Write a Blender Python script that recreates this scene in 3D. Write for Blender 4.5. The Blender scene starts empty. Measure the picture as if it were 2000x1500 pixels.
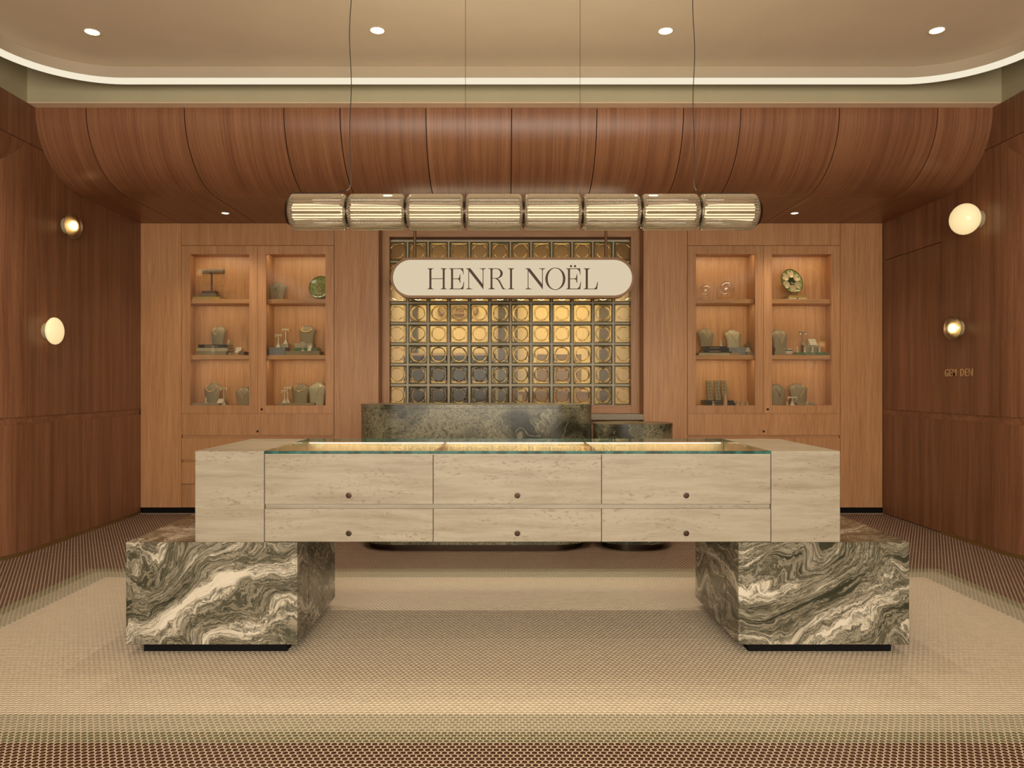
import bpy, bmesh, math, random
import numpy as np
from mathutils import Vector, Matrix

R = math.radians
PI = math.pi
random.seed(7)
SC = bpy.context.scene
COL = SC.collection

# ------------------------------------------------------------------ camera, world, main lights, exposure
cam = bpy.data.objects.new('camera', bpy.data.cameras.new('camera'))
COL.objects.link(cam)
cam.location = (0, 0, 1.236)
cam.rotation_euler = (R(90), 0, 0)
cam.data.sensor_width = 36.0
cam.data.lens = 1450 / 2000 * 36
cam.data.shift_x = 0.0085
cam.data.clip_start = 0.05
SC.camera = cam

SC.view_settings.view_transform = 'Standard'
SC.view_settings.look = 'None'
SC.view_settings.exposure = 0.46
SC.view_settings.gamma = 1.0
SC.view_settings.use_curve_mapping = False
SC.cycles.max_bounces = 12
SC.cycles.diffuse_bounces = 4
SC.cycles.glossy_bounces = 4
SC.cycles.transmission_bounces = 12
SC.cycles.transparent_max_bounces = 16
SC.cycles.caustics_reflective = False
SC.cycles.caustics_refractive = False
SC.cycles.sample_clamp_indirect = 3.0
SC.cycles.sample_clamp_direct = 12.0

world = bpy.data.worlds.new('world')
SC.world = world
world.use_nodes = True
world.node_tree.nodes['Background'].inputs['Color'].default_value = (1.0, 0.9, 0.72, 1)
world.node_tree.nodes['Background'].inputs['Strength'].default_value = 0.6

WARM = (1.0, 0.85, 0.64)


def light(kind, name, loc, energy, color=WARM, rot=(0, 0, 0), **kw):
    d = bpy.data.lights.new(name, kind)
    d.energy = energy
    d.color = color
    for k, v in kw.items():
        setattr(d, k, v)
    o = bpy.data.objects.new(name, d)
    o.location = loc
    o.rotation_euler = rot
    COL.objects.link(o)
    return o


# daylight entering through the shop front behind the camera
light('AREA', 'shopfront_daylight', (0.08, -2.72, 1.75), 290, (1.0, 0.92, 0.78), (R(90), 0, 0), shape='RECTANGLE', size=5.4, size_y=2.5)

# ------------------------------------------------------------------ measured set-out (metres)
CX = 0.078            # room centre line
XL, XR = -3.46, 3.62  # side walls
DB = 7.08             # back wall front plane
DC0, DC1 = 3.388, 4.147  # counter front and back
ZS = 2.769            # flat soffit
ZW = 3.28             # top of the wood
ZC = 3.459            # tray ceiling


def Xp(px, D):
    return (px - 983) * D / 1450


def Zp(py, D):
    return 1.236 + (749 - py) * D / 1450


# ------------------------------------------------------------------ node helpers
def new_mat(name):
    m = bpy.data.materials.new(name)
    m.use_nodes = True
    nt = m.node_tree
    nt.nodes.clear()
    return m, nt


def N(nt, kind, ins=None, **props):
    n = nt.nodes.new('ShaderNode' + kind)
    for k, v in props.items():
        setattr(n, k, v)
    for k, v in (ins or {}).items():
        s = n.inputs[k]
        if isinstance(v, bpy.types.NodeSocket):
            nt.links.new(v, s)
        elif isinstance(v, (tuple, list)):
            s.default_value = tuple(v) + ((1,) if s.type == 'RGBA' and len(v) == 3 else ())
        else:
            s.default_value = v
    return n


def ramp(nt, fac, stops, interp='LINEAR'):
    n = N(nt, 'ValToRGB', {'Fac': fac})
    cr = n.color_ramp
    cr.interpolation = interp
    while len(cr.elements) < len(stops):
        cr.elements.new(0.5)
    for e, (p, c) in zip(cr.elements, stops):
        e.position = p
        e.color = tuple(c) + (1,) if len(c) == 3 else c
    return n.outputs['Color']


def vm(nt, op, a, b, scale=None):
    n = N(nt, 'VectorMath', operation=op)
    for i, v in enumerate((a, b)):
        if v is None:
            continue
        if isinstance(v, bpy.types.NodeSocket):
            nt.links.new(v, n.inputs[i])
        else:
            n.inputs[i].default_value = v
    if scale is not None:
        n.inputs['Scale'].default_value = scale
    return n.outputs[0]


def mt(nt, op, a, b=None):
    n = N(nt, 'Math', operation=op)
    for i, v in enumerate((a, b)):
        if v is None:
            continue
        if isinstance(v, bpy.types.NodeSocket):
            nt.links.new(v, n.inputs[i])
        else:
            n.inputs[i].default_value = v
    return n.outputs[0]


def mix(nt, fac, a, b, mode='MIX'):
    n = N(nt, 'Mix', data_type='RGBA', blend_type=mode)
    for i, v in ((0, fac), (6, a), (7, b)):
        if isinstance(v, bpy.types.NodeSocket):
            nt.links.new(v, n.inputs[i])
        else:
            n.inputs[i].default_value = v if i == 0 else tuple(v) + (1,)
    return n.outputs[2]


def pbsdf(nt, color, rough=0.5, **ins):
    d = {'Base Color': color, 'Roughness': rough}
    d.update({k.replace('_', ' '): v for k, v in ins.items()})
    b = N(nt, 'BsdfPrincipled', d)
    o = N(nt, 'OutputMaterial', {'Surface': b.outputs[0]})
    return b


def bump(nt, b, height, strength=0.1, dist=0.001):
    bp = N(nt, 'Bump', {'Height': height, 'Strength': strength, 'Distance': dist})
    nt.links.new(bp.outputs[0], b.inputs['Normal'])


def plain(name, color, rough=0.5, var=0.06, scale=40.0, **ins):
    m, nt = new_mat(name)
    tc = N(nt, 'TexCoord').outputs['Object']
    no = N(nt, 'TexNoise', {'Vector': tc, 'Scale': scale, 'Detail': 3.0}).outputs[0]
    lo = tuple(max(0, c * (1 - var)) for c in color)
    hi = tuple(min(1, c * (1 + var)) for c in color)
    c = ramp(nt, no, [(0.35, lo), (0.65, hi)])
    pbsdf(nt, c, rough, **ins)
    return m


def emit(name, color, strength):
    m, nt = new_mat(name)
    e = N(nt, 'Emission', {'Color': color, 'Strength': strength})
    N(nt, 'OutputMaterial', {'Surface': e.outputs[0]})
    return m


def wood(name, scale, dark, mid, lite, rough=0.38, stripe=1.0):
    """veneer: colour varies quickly along one axis (scale), slowly along the grain"""
    m, nt = new_mat(name)
    tc = N(nt, 'TexCoord').outputs['Object']
    rnd = N(nt, 'ObjectInfo').outputs['Random']
    off = N(nt, 'CombineXYZ', {'X': mt(nt, 'MULTIPLY', rnd, 7.0), 'Y': mt(nt, 'MULTIPLY', rnd, 5.0), 'Z': mt(nt, 'MULTIPLY', rnd, 3.0)}).outputs[0]
    p = vm(nt, 'ADD', tc, off)
    wob = N(nt, 'TexNoise', {'Vector': p, 'Scale': 1.1, 'Detail': 1.0}).outputs['Color']
    p2 = vm(nt, 'ADD', p, vm(nt, 'SCALE', wob, None, 0.045))
    q = vm(nt, 'MULTIPLY', p2, scale)
    broad = N(nt, 'TexNoise', {'Vector': q, 'Scale': 0.28, 'Detail': 2.0, 'Roughness': 0.5}).outputs[0]
    fine = N(nt, 'TexNoise', {'Vector': q, 'Scale': 1.6, 'Detail': 4.0, 'Roughness': 0.65}).outputs[0]
    pore = N(nt, 'TexNoise', {'Vector': vm(nt, 'MULTIPLY', q, (1, 1, 6)), 'Scale': 5.0, 'Detail': 2.0}).outputs[0]
    f = mt(nt, 'ADD', mt(nt, 'MULTIPLY', broad, 0.45 * stripe), mt(nt, 'MULTIPLY', fine, 1 - 0.45 * stripe))
    f = mt(nt, 'ADD', f, mt(nt, 'MULTIPLY', mt(nt, 'SUBTRACT', pore, 0.5), 0.14))
    c = ramp(nt, f, [(0.36, dark), (0.5, mid), (0.64, lite)])
    tone = mt(nt, 'ADD', 0.93, mt(nt, 'MULTIPLY', rnd, 0.14))
    c = mix(nt, 1.0, c, N(nt, 'CombineXYZ', {'X': tone, 'Y': tone, 'Z': tone}).outputs[0], 'MULTIPLY')
    b = pbsdf(nt, c, rough, Specular_IOR_Level=0.4)
    bump(nt, b, f, 0.12, 0.0006)
    return m


DK = ((0.140, 0.056, 0.026), (0.205, 0.087, 0.041), (0.275, 0.124, 0.061))
LT = ((0.390, 0.186, 0.080), (0.480, 0.242, 0.107), (0.550, 0.296, 0.139))
DC = ((0.175, 0.070, 0.032), (0.240, 0.102, 0.048), (0.305, 0.138, 0.067))
M = {}
M['wood_x'] = wood('walnut_veneer_curved', (55, 1.0, 1.0), *DC, rough=0.36)
M['wood_y'] = wood('walnut_veneer_wall', (42, 42, 0.9), *DK, rough=0.42)
M['wood_back'] = wood('oak_veneer_cabinet', (60, 60, 1.6), *LT, rough=0.42, stripe=0.6)
M['wood_h'] = wood('oak_veneer_horizontal', (1.6, 60, 60), *LT, rough=0.42, stripe=0.6)
M['wood_band'] = wood('walnut_veneer_band', (20, 20, 30), *DK, rough=0.42)
M['gap'] = plain('dark_joint', (0.012, 0.008, 0.006), 0.8)
M['black'] = plain('black_kick', (0.006, 0.005, 0.005), 0.7, Specular_IOR_Level=0.1)
M['bronze'] = plain('dark_bronze', (0.055, 0.034, 0.022), 0.30, Metallic=0.85)
M['brass'] = plain('aged_brass', (0.46, 0.31, 0.13), 0.32, Metallic=0.9)
M['brassletter'] = plain('satin_brass', (0.58, 0.37, 0.17), 0.45, Metallic=0.35)
M['gold'] = plain('polished_gold', (0.80, 0.52, 0.22), 0.35, Metallic=0.6)
M['silver'] = plain('polished_silver', (0.7, 0.68, 0.64), 0.22, Metallic=1.0)
M['ceiling'] = plain('cream_plaster', (0.74, 0.64, 0.49), 0.85, 0.02, 3)
M['rim'] = plain('shaded_rim_plaster', (0.46, 0.385, 0.285), 0.85, 0.02, 3)  # cove rim's shade put into its colour, darker than the ceiling plaster
M['green'] = plain('sage_plaster', (0.42, 0.37, 0.235), 0.8, 0.03, 3)
M['lip'] = plain('blush_plaster', (0.88, 0.70, 0.52), 0.8, 0.03, 3)
M['led'] = emit('cove_led', (1.0, 0.90, 0.69), 0.66)
M['downlight'] = emit('downlight_lens', (1.0, 0.84, 0.58), 9.0)
M['tube'] = emit('pendant_led_tube', (1.0, 0.84, 0.57), 1.35)
M['signface'] = emit('sign_face_lit', (1.0, 0.84, 0.58), 0.51)
M['strip'] = emit('case_led', (1.0, 0.86, 0.60), 3.0)
M['signink'] = plain('sign_brown', (0.085, 0.038, 0.016), 0.5)
M['signrim'] = plain('sign_bronze_rim', (0.21, 0.115, 0.055), 0.4, Metallic=0.4)
M['opal'], _nt = new_mat('opal_lit_glass')
pbsdf(_nt, (0.70, 0.60, 0.42), 0.12, Emission_Color=(1.0, 0.78, 0.40, 1), Emission_Strength=0.50)
M['kraft'] = plain('linen_grey', (0.26, 0.208, 0.130), 0.9, 0.12, 300)
M['linen'] = plain('linen_cream', (0.40, 0.34, 0.225), 0.9, 0.10, 300)
M['linen_dk'] = plain('linen_taupe', (0.155, 0.120, 0.080), 0.9, 0.12, 300)
M['paper'] = plain('book_pages', (0.50, 0.42, 0.27), 0.9, 0.12, 400)
M['white'] = plain('ivory_board', (0.52, 0.45, 0.33), 0.7)
M['bluegrey'] = plain('blue_grey_linen', (0.20, 0.20, 0.20), 0.85)
M['bookdark'] = plain('book_black', (0.030, 0.026, 0.026), 0.6)
M['bookyellow'] = plain('book_mustard', (0.36, 0.25, 0.055), 0.6)
M['bookgreen'] = plain('book_green', (0.085, 0.145, 0.070), 0.6)
M['booktan'] = plain('book_tan', (0.33, 0.215, 0.11), 0.6)
M['coral'] = plain('peach_resin', (0.50, 0.28, 0.17), 0.5)
M['ceramic'] = plain('green_majolica', (0.16, 0.20, 0.055), 0.12, 0.3, 30)
M['ceramic_dk'] = plain('dark_green_glaze', (0.035, 0.045, 0.018), 0.12)
M['shell'] = plain('shell_glaze', (0.50, 0.41, 0.24), 0.18, 0.12, 60)
M['mirror'] = plain('pale_mirror', (0.62, 0.55, 0.42), 0.15, Metallic=0.5)
M['roomwall'] = plain('workroom_wall', (0.72, 0.59, 0.35), 0.85)
M['roomdark'] = plain('workroom_unit', (0.06, 0.046, 0.028), 0.5)
M['roomtan'] = plain('workroom_carton', (0.30, 0.21, 0.12), 0.7)
M['reveal'] = plain('workroom_reveal', (0.62, 0.50, 0.37), 0.7)
M['mortar'] = plain('block_joint', (0.68, 0.57, 0.41), 0.7)
M['cord'] = plain('cord_black', (0.015, 0.012, 0.010), 0.6)
M['floortile'] = None


def travertine():
    m, nt = new_mat('travertine')
    tc = N(nt, 'TexCoord').outputs['Object']
    rnd = N(nt, 'ObjectInfo').outputs['Random']
    off = N(nt, 'CombineXYZ', {'X': mt(nt, 'MULTIPLY', rnd, 3.0), 'Z': mt(nt, 'MULTIPLY', rnd, 1.3)}).outputs[0]
    p = vm(nt, 'ADD', tc, off)
    w = N(nt, 'TexNoise', {'Vector': p, 'Scale': 2.2, 'Detail': 2.0}).outputs['Color']
    p2 = vm(nt, 'ADD', p, vm(nt, 'SCALE', w, None, 0.05))
    a = N(nt, 'TexNoise', {'Vector': vm(nt, 'MULTIPLY', p2, (2.4, 2.4, 26)), 'Scale': 1.0, 'Detail': 7.0, 'Roughness': 0.68}).outputs[0]
    c = ramp(nt, a, [(0.30, (0.272, 0.222, 0.156)), (0.48, (0.342, 0.296, 0.222)), (0.62, (0.390, 0.342, 0.264)), (0.75, (0.347, 0.296, 0.217))])
    pit = N(nt, 'TexNoise', {'Vector': vm(nt, 'MULTIPLY', p2, (40, 40, 120)), 'Scale': 1.0, 'Detail': 3.0, 'Roughness': 0.6}).outputs[0]
    zone = N(nt, 'TexNoise', {'Vector': vm(nt, 'MULTIPLY', p2, (3, 3, 13)), 'Scale': 1.0, 'Detail': 2.0}).outputs[0]
    pf = mt(nt, 'MULTIPLY', ramp(nt, pit, [(0.56, (0, 0, 0)), (0.66, (1, 1, 1))]), ramp(nt, zone, [(0.44, (0.06, 0.06, 0.06)), (0.62, (1, 1, 1))]))
    c2 = mix(nt, mt(nt, 'MULTIPLY', pf, 0.75), c, (0.22, 0.155, 0.10))
    b = pbsdf(nt, c2, 0.42, Specular_IOR_Level=0.35)
    bump(nt, b, mt(nt, 'SUBTRACT', 1.0, pf), 0.25, 0.0008)
    return m


def wave_marble():
    m, nt = new_mat('wave_marble')
    tc = N(nt, 'TexCoord').outputs['Object']
    rnd = N(nt, 'ObjectInfo').outputs['Random']
    p = vm(nt, 'ADD', tc, (5.3, 1.4, 2.9))
    w1 = N(nt, 'TexNoise', {'Vector': p, 'Scale': 1.75, 'Detail': 2.5, 'Roughness': 0.5, 'Distortion': 0.6}).outputs['Color']
    p1 = vm(nt, 'ADD', p, vm(nt, 'SCALE', vm(nt, 'SUBTRACT', w1, (0.5, 0.5, 0.5)), None, 0.72))
    w2 = N(nt, 'TexNoise', {'Vector': p1, 'Scale': 9.0, 'Detail': 4.0, 'Roughness': 0.6}).outputs['Color']
    p2 = vm(nt, 'ADD', p1, vm(nt, 'SCALE', vm(nt, 'SUBTRACT', w2, (0.5, 0.5, 0.5)), None, 0.10))
    rot = N(nt, 'Mapping', {'Vector': p2, 'Rotation': (0.0, R(14), 0.0)}).outputs[0]
    lay = N(nt, 'TexNoise', {'Vector': vm(nt, 'MULTIPLY', rot, (1.0, 1.0, 8.5)), 'Scale': 1.0, 'Detail': 7.0, 'Roughness': 0.66}).outputs[0]
    c = ramp(nt, lay, [(0.30, (0.026, 0.027, 0.015)), (0.40, (0.040, 0.040, 0.024)), (0.43, (0.27, 0.235, 0.17)), (0.45, (0.050, 0.048, 0.030)),
                       (0.475, (0.13, 0.118, 0.08)), (0.50, (0.34, 0.30, 0.225)), (0.515, (0.060, 0.056, 0.036)), (0.54, (0.29, 0.255, 0.19)), (0.56, (0.62, 0.555, 0.44)), (0.58, (0.12, 0.108, 0.075)), (0.605, (0.62, 0.56, 0.455)), (0.68, (0.66, 0.60, 0.50))])
    fine = N(nt, 'TexNoise', {'Vector': vm(nt, 'MULTIPLY', rot, (3.0, 3.0, 46)), 'Scale': 1.0, 'Detail': 4.0, 'Roughness': 0.6}).outputs[0]
    ff = ramp(nt, fine, [(0.36, (0.42, 0.42, 0.38)), (0.50, (1, 1, 1)), (0.66, (1.0, 1.0, 1.0))])
    patch = N(nt, 'TexNoise', {'Vector': p1, 'Scale': 2.1, 'Detail': 1.0}).outputs[0]
    c2 = mix(nt, ramp(nt, patch, [(0.40, (0.25, 0.25, 0.25)), (0.62, (1, 1, 1))]), c, ff, 'MULTIPLY')
    pbsdf(nt, c2, 0.22, Specular_IOR_Level=0.35)
    return m


def green_marble():
    m, nt = new_mat('green_marble')
    tc = N(nt, 'TexCoord').outputs['Object']
    w = N(nt, 'TexNoise', {'Vector': tc, 'Scale': 3.0, 'Detail': 3.0}).outputs['Color']
    p = vm(nt, 'ADD', tc, vm(nt, 'SCALE', w, None, 0.45))
    a = N(nt, 'TexNoise', {'Vector': p, 'Scale': 30.0, 'Detail': 8.0, 'Roughness': 0.75}).outputs[0]
    zone = N(nt, 'TexNoise', {'Vector': p, 'Scale': 2.0, 'Detail': 2.0}).outputs[0]
    v1 = mt(nt, 'ABSOLUTE', mt(nt, 'SUBTRACT', a, 0.5))
    vein = ramp(nt, v1, [(0.0, (1, 1, 1)), (0.05, (0.25, 0.25, 0.25)), (0.11, (0, 0, 0))])
    b2 = N(nt, 'TexNoise', {'Vector': vm(nt, 'MULTIPLY', p, (1.3, 1, 1)), 'Scale': 3.5, 'Detail': 3.0}).outputs[0]
    v2 = ramp(nt, mt(nt, 'ABSOLUTE', mt(nt, 'SUBTRACT', b2, 0.5)), [(0.0, (1, 1, 1)), (0.012, (0, 0, 0))])
    base = ramp(nt, zone, [(0.40, (0.014, 0.014, 0.009)), (0.58, (0.070, 0.068, 0.040))])
    dens = ramp(nt, zone, [(0.40, (0.12, 0.12, 0.12)), (0.58, (0.95, 0.95, 0.95))])
    c = mix(nt, mt(nt, 'MULTIPLY', vein, dens), base, (0.29, 0.26, 0.17))
    c = mix(nt, mt(nt, 'MULTIPLY', v2, 0.6), c, (0.33, 0.31, 0.20))
    pbsdf(nt, c, 0.30, Specular_IOR_Level=0.35)
    return m


def thin_glass(name, tint=(0.96, 0.97, 0.93), f0=0.04, gloss=1.0, power=5.0):
    m, nt = new_mat(name)
    face = N(nt, 'LayerWeight', {'Blend': 0.5}).outputs['Facing']
    fr = mt(nt, 'ADD', f0, mt(nt, 'MULTIPLY', mt(nt, 'POWER', face, power), 1 - f0))
    tr = N(nt, 'BsdfTransparent', {'Color': tint}).outputs[0]
    gl = N(nt, 'BsdfGlossy', {'Color': (1, 1, 1), 'Roughness': 0.0}).outputs[0]
    mx = N(nt, 'MixShader', {0: mt(nt, 'MULTIPLY', fr, gloss), 1: tr, 2: gl})
    N(nt, 'OutputMaterial', {'Surface': mx.outputs[0]})
    return m


def clear(name, tint):
    m, nt = new_mat(name)
    N(nt, 'OutputMaterial', {'Surface': N(nt, 'BsdfTransparent', {'Color': tint}).outputs[0]})
    return m


def frosted_rib(name):
    """clear ribbed glass with a faint inner frosting that catches the tube's light"""
    m, nt = new_mat(name)
    g = N(nt, 'BsdfGlass', {'Color': (0.95, 0.92, 0.86), 'Roughness': 0.03, 'IOR': 1.45}).outputs[0]
    t = N(nt, 'BsdfTranslucent', {'Color': (0.85, 0.75, 0.58)}).outputs[0]
    d = N(nt, 'BsdfDiffuse', {'Color': (0.75, 0.66, 0.52)}).outputs[0]
    td = N(nt, 'MixShader', {0: 0.4, 1: t, 2: d}).outputs[0]
    mx = N(nt, 'MixShader', {0: 0.20, 1: g, 2: td})
    N(nt, 'OutputMaterial', {'Surface': mx.outputs[0]})
    return m


def real_glass(name, color, rough=0.0, ior=1.45):
    m, nt = new_mat(name)
    g = N(nt, 'BsdfGlass', {'Color': color, 'Roughness': rough, 'IOR': ior})
    N(nt, 'OutputMaterial', {'Surface': g.outputs[0]})
    return m


def smoked_shade(name, tint, rough, sheen):
    """smoked glass that blurs the bulb inside it, with a reflective skin"""
    m, nt = new_mat(name)
    rf = N(nt, 'BsdfRefraction', {'Color': tint, 'Roughness': rough, 'IOR': 1.22}).outputs[0]
    gl = N(nt, 'BsdfGlossy', {'Color': (1.0, 0.93, 0.85), 'Roughness': 0.12}).outputs[0]
    face = N(nt, 'LayerWeight', {'Blend': 0.5}).outputs['Facing']
    f = mt(nt, 'ADD', sheen, mt(nt, 'MULTIPLY', mt(nt, 'POWER', face, 3.0), 0.25))
    mx = N(nt, 'MixShader', {0: f, 1: rf, 2: gl})
    N(nt, 'OutputMaterial', {'Surface': mx.outputs[0]})
    return m


M['trav'] = travertine()
M['marble'] = wave_marble()
M['greenmarble'] = green_marble()
M['pane'] = thin_glass('cabinet_glass', gloss=0.9)
M['topglass'] = thin_glass('counter_glass', (0.93, 0.97, 0.90), gloss=0.75)
M['clear'] = clear('glass_inner_face', (0.98, 0.98, 0.96))
M['glassedge'] = plain('counter_glass_edge', (0.03, 0.10, 0.085), 0.10, 0.5, 25)
M['ribglass'] = frosted_rib('pendant_glass')
M['globe'] = thin_glass('globe_glass', (0.97, 0.95, 0.91), 0.10, power=2.2)
def block_glass(name):
    m, nt = new_mat(name)
    rf = N(nt, 'BsdfRefraction', {'Color': (0.97, 0.95, 0.85), 'Roughness': 0.0, 'IOR': 1.40}).outputs[0]
    gl = N(nt, 'BsdfGlossy', {'Color': (1, 1, 1), 'Roughness': 0.22}).outputs[0]
    mx = N(nt, 'MixShader', {0: 0.012, 1: rf, 2: gl})
    N(nt, 'OutputMaterial', {'Surface': mx.outputs[0]})
    return m


M['lens'] = block_glass('block_lens')
M['blockrim'] = plain('block_green_glass', (0.145, 0.140, 0.055), 0.25, 0.25, 60)
M['shade_rose'] = smoked_shade('rose_smoked_glass', (0.92, 0.70, 0.60), 0.80, 0.06)
M['shade_smoke'] = smoked_shade('smoke_lustre_glass', (0.78, 0.68, 0.58), 0.80, 0.16)
M['bulb'] = emit('sconce_bulb', (1.0, 0.74, 0.34), 7.0)
M['tile_brown'] = plain('tile_brown', (0.080, 0.028, 0.016), 0.32, 0.14, 25, Specular_IOR_Level=0.18)
M['tile_sage'] = plain('tile_sage', (0.165, 0.157, 0.088), 0.35, 0.10, 25, Specular_IOR_Level=0.18)
M['tile_pale'] = plain('tile_pale', (0.33, 0.305, 0.225), 0.38, 0.07, 25, Specular_IOR_Level=0.18)
M['tile_cream'] = plain('tile_cream', (0.62, 0.535, 0.415), 0.42, 0.05, 25, Specular_IOR_Level=0.18)
M['grout'] = plain('grout_cream', (0.63, 0.54, 0.41), 0.45, 0.04, 8, Specular_IOR_Level=0.18)
M['entry'] = plain('entry_brown_mosaic', (0.17, 0.09, 0.05), 0.5)


# ------------------------------------------------------------------ mesh helpers
class MB:
    def __init__(s):
        s.v, s.f, s.mi = [], [], []

    def add(s, vs, fs, mi=0):
        o = len(s.v)
        s.v += [tuple(v) for v in vs]
        s.f += [tuple(i + o for i in f) for f in fs]
        s.mi += [mi] * len(fs)
        return s

    def box(s, x0, x1, y0, y1, z0, z1, mi=0):
        vs = [(x, y, z) for x in (x0, x1) for y in (y0, y1) for z in (z0, z1)]
        return s.add(vs, [(0, 1, 3, 2), (4, 6, 7, 5), (0, 4, 5, 1), (2, 3, 7, 6), (0, 2, 6, 4), (1, 5, 7, 3)], mi)

    def prism(s, pts, axis, a0, a1, mi=0):
        """extrude a 2-D polygon along an axis: 'y' takes (x,z), 'z' takes (x,y), 'x' takes (y,z)"""
        def mk(p, a):
            return {'y': (p[0], a, p[1]), 'z': (p[0], p[1], a), 'x': (a, p[0], p[1])}[axis]
        n = len(pts)
        vs = [mk(p, a0) for p in pts] + [mk(p, a1) for p in pts]
        fs = [tuple(range(n)), tuple(range(2 * n - 1, n - 1, -1))]
        fs += [(i, (i + 1) % n, (i + 1) % n + n, i + n) for i in range(n)]
        return s.add(vs, fs, mi)

    def loft(s, rings, cap=True, closed=True, mi=0):
        n = len(rings[0])
        vs = [p for r in rings for p in r]
        fs = []
        for k in range(len(rings) - 1):
            for i in range(n if closed else n - 1):
                j = (i + 1) % n
                fs.append((k * n + i, k * n + j, (k + 1) * n + j, (k + 1) * n + i))
        if cap:
            fs.append(tuple(range(n))[::-1])
            fs.append(tuple(range((len(rings) - 1) * n, len(rings) * n)))
        return s.add(vs, fs, mi)

    def lathe(s, prof, n=24, axis='z', c=(0, 0, 0), cap=True, mi=0):
        """prof: list of (radius, position along the axis)"""
        rings = []
        for r, h in prof:
            ring = []
            for i in range(n):
                a = 2 * PI * i / n
                u, w = r * math.cos(a), r * math.sin(a)
                p = {'z': (u, w, h), 'x': (h, u, w), 'y': (w, h, u)}[axis]
                ring.append((p[0] + c[0], p[1] + c[1], p[2] + c[2]))
            rings.append(ring)
        return s.loft(rings, cap, True, mi)

    def tube(s, path, r, n=6, cap=True, mi=0):
        path = [Vector(p) for p in path]
        rings = []
        for i, p in enumerate(path):
            t = (path[min(i + 1, len(path) - 1)] - path[max(i - 1, 0)]).normalized()
            up = Vector((0, 0, 1)) if abs(t.z) < 0.95 else Vector((0, 1, 0))
            a = t.cross(up).normalized()
            b = t.cross(a)
            rings.append([p + (a * math.cos(2 * PI * k / n) + b * math.sin(2 * PI * k / n)) * r for k in range(n)])
        return s.loft(rings, cap, True, mi)

    def sphere(s, c, r, n=10, sx=1, sy=1, sz=1, mi=0):
        rings = []
        for k in range(1, n):
            a = PI * k / n
            rings.append([(c[0] + sx * r * math.sin(a) * math.cos(2 * PI * i / n), c[1] + sy * r * math.sin(a) * math.sin(2 * PI * i / n), c[2] - sz * r * math.cos(a)) for i in range(n)])
        return s.loft(rings, True, True, mi)

    def mesh(s, name, mats, smooth=False, bevel=0, segs=1):
        me = bpy.data.meshes.new(name)
        me.from_pydata(s.v, [], s.f)
        if not isinstance(mats, (list, tuple)):
            mats = [mats]
        for m in mats:
            me.materials.append(m)
        me.polygons.foreach_set('material_index', s.mi)
        bm = bmesh.new()
        bm.from_mesh(me)
        bmesh.ops.recalc_face_normals(bm, faces=bm.faces)
        if bevel:
            bmesh.ops.bevel(bm, geom=[e for e in bm.edges if e.calc_face_angle(0) > 0.6], offset=bevel, segments=segs, affect='EDGES', profile=0.5)
        bm.to_mesh(me)
        bm.free()
        if smooth:
            me.polygons.foreach_set('use_smooth', [True] * len(me.polygons))
            if smooth != 'all':
                me.set_sharp_from_angle(angle=R(38))
        return me


def link(name, me, parent=None, world=True):
    o = bpy.data.objects.new(name, me)
    COL.objects.link(o)
    if parent is not None:
        o.parent = parent
        if world:
            root = parent
            mw = Matrix.Identity(4)
            chain = []
            while root is not None:
                chain.append(root)
                root = root.parent
            for r_ in reversed(chain):
                mw = mw @ r_.matrix_parent_inverse @ Matrix.LocRotScale(r_.location, r_.rotation_euler, r_.scale)
            o.matrix_parent_inverse = mw.inverted()
    return o


def part(name, mb, mat, parent, smooth=False, bevel=0, world=True, label=None, kind=None, segs=1):
    o = link(name, mb.mesh(name, mat, smooth, bevel, segs), parent, world)
    if label:
        o['label'] = label
    if kind:
        o['kind'] = kind
    return o


def tag(o, label, cat=None, group=None, kind=None):
    o['label'] = label
    if cat:
        o['category'] = cat
    if group:
        o['group'] = group
    if kind:
        o['kind'] = kind
    return o


def thing(name, label, cat, loc=(0, 0, 0), rz=0, group=None, kind=None):
    o = bpy.data.objects.new(name, None)
    o.empty_display_size = 0.1
    COL.objects.link(o)
    o.location = loc
    o.rotation_euler = (0, 0, rz)
    return tag(o, label, cat, group, kind)


def struct(name, mb, mat, label=None, smooth=False, bevel=0):
    o = part(name, mb, mat, None, smooth, bevel)
    o['kind'] = 'structure'
    if label:
        o['label'] = label
    return o


def text_mesh(name, body, size, depth, mat, space=1.0, bold=0.0):
    cu = bpy.data.curves.new(name, 'FONT')
    cu.body = body
    cu.size = size
    cu.extrude = depth / 2
    cu.offset = bold
    cu.align_x = 'CENTER'
    cu.align_y = 'CENTER'
    cu.space_character = space
    cu.resolution_u = 3
    o = bpy.data.objects.new(name, cu)
    COL.objects.link(o)
    dg = bpy.context.evaluated_depsgraph_get()
    me = bpy.data.meshes.new_from_object(o.evaluated_get(dg))
    bpy.data.objects.remove(o)
    me.materials.clear()
    me.materials.append(mat)
    return me


def text_letters(parent, body, size, depth, mat, rot, origin, along, gap=0.12, sx=1.0, bold=0.0):
    """each character a part of its own, set along a direction and centred on the origin"""
    ms, w = [], 0.0
    for c in body:
        if c == ' ':
            ms.append((None, size * 0.30))
            continue
        me = text_mesh('letter', c, size, depth, mat, bold=bold)
        xs = [v.co.x for v in me.vertices]
        c0 = (max(xs) + min(xs)) / 2
        for v in me.vertices:
            v.co.x = (v.co.x - c0) * sx
        ms.append((me, (max(xs) - min(xs)) * sx))
    total = sum(m[1] for m in ms) + size * gap * (len(ms) - 1)
    u = -total / 2
    for me, wd in ms:
        if me is not None:
            o = link('letter', me, parent, world=False)
            o.rotation_euler = rot
            o.location = Vector(origin) + Vector(along) * (u + wd / 2)
        u += wd + size * gap
    return total


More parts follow.
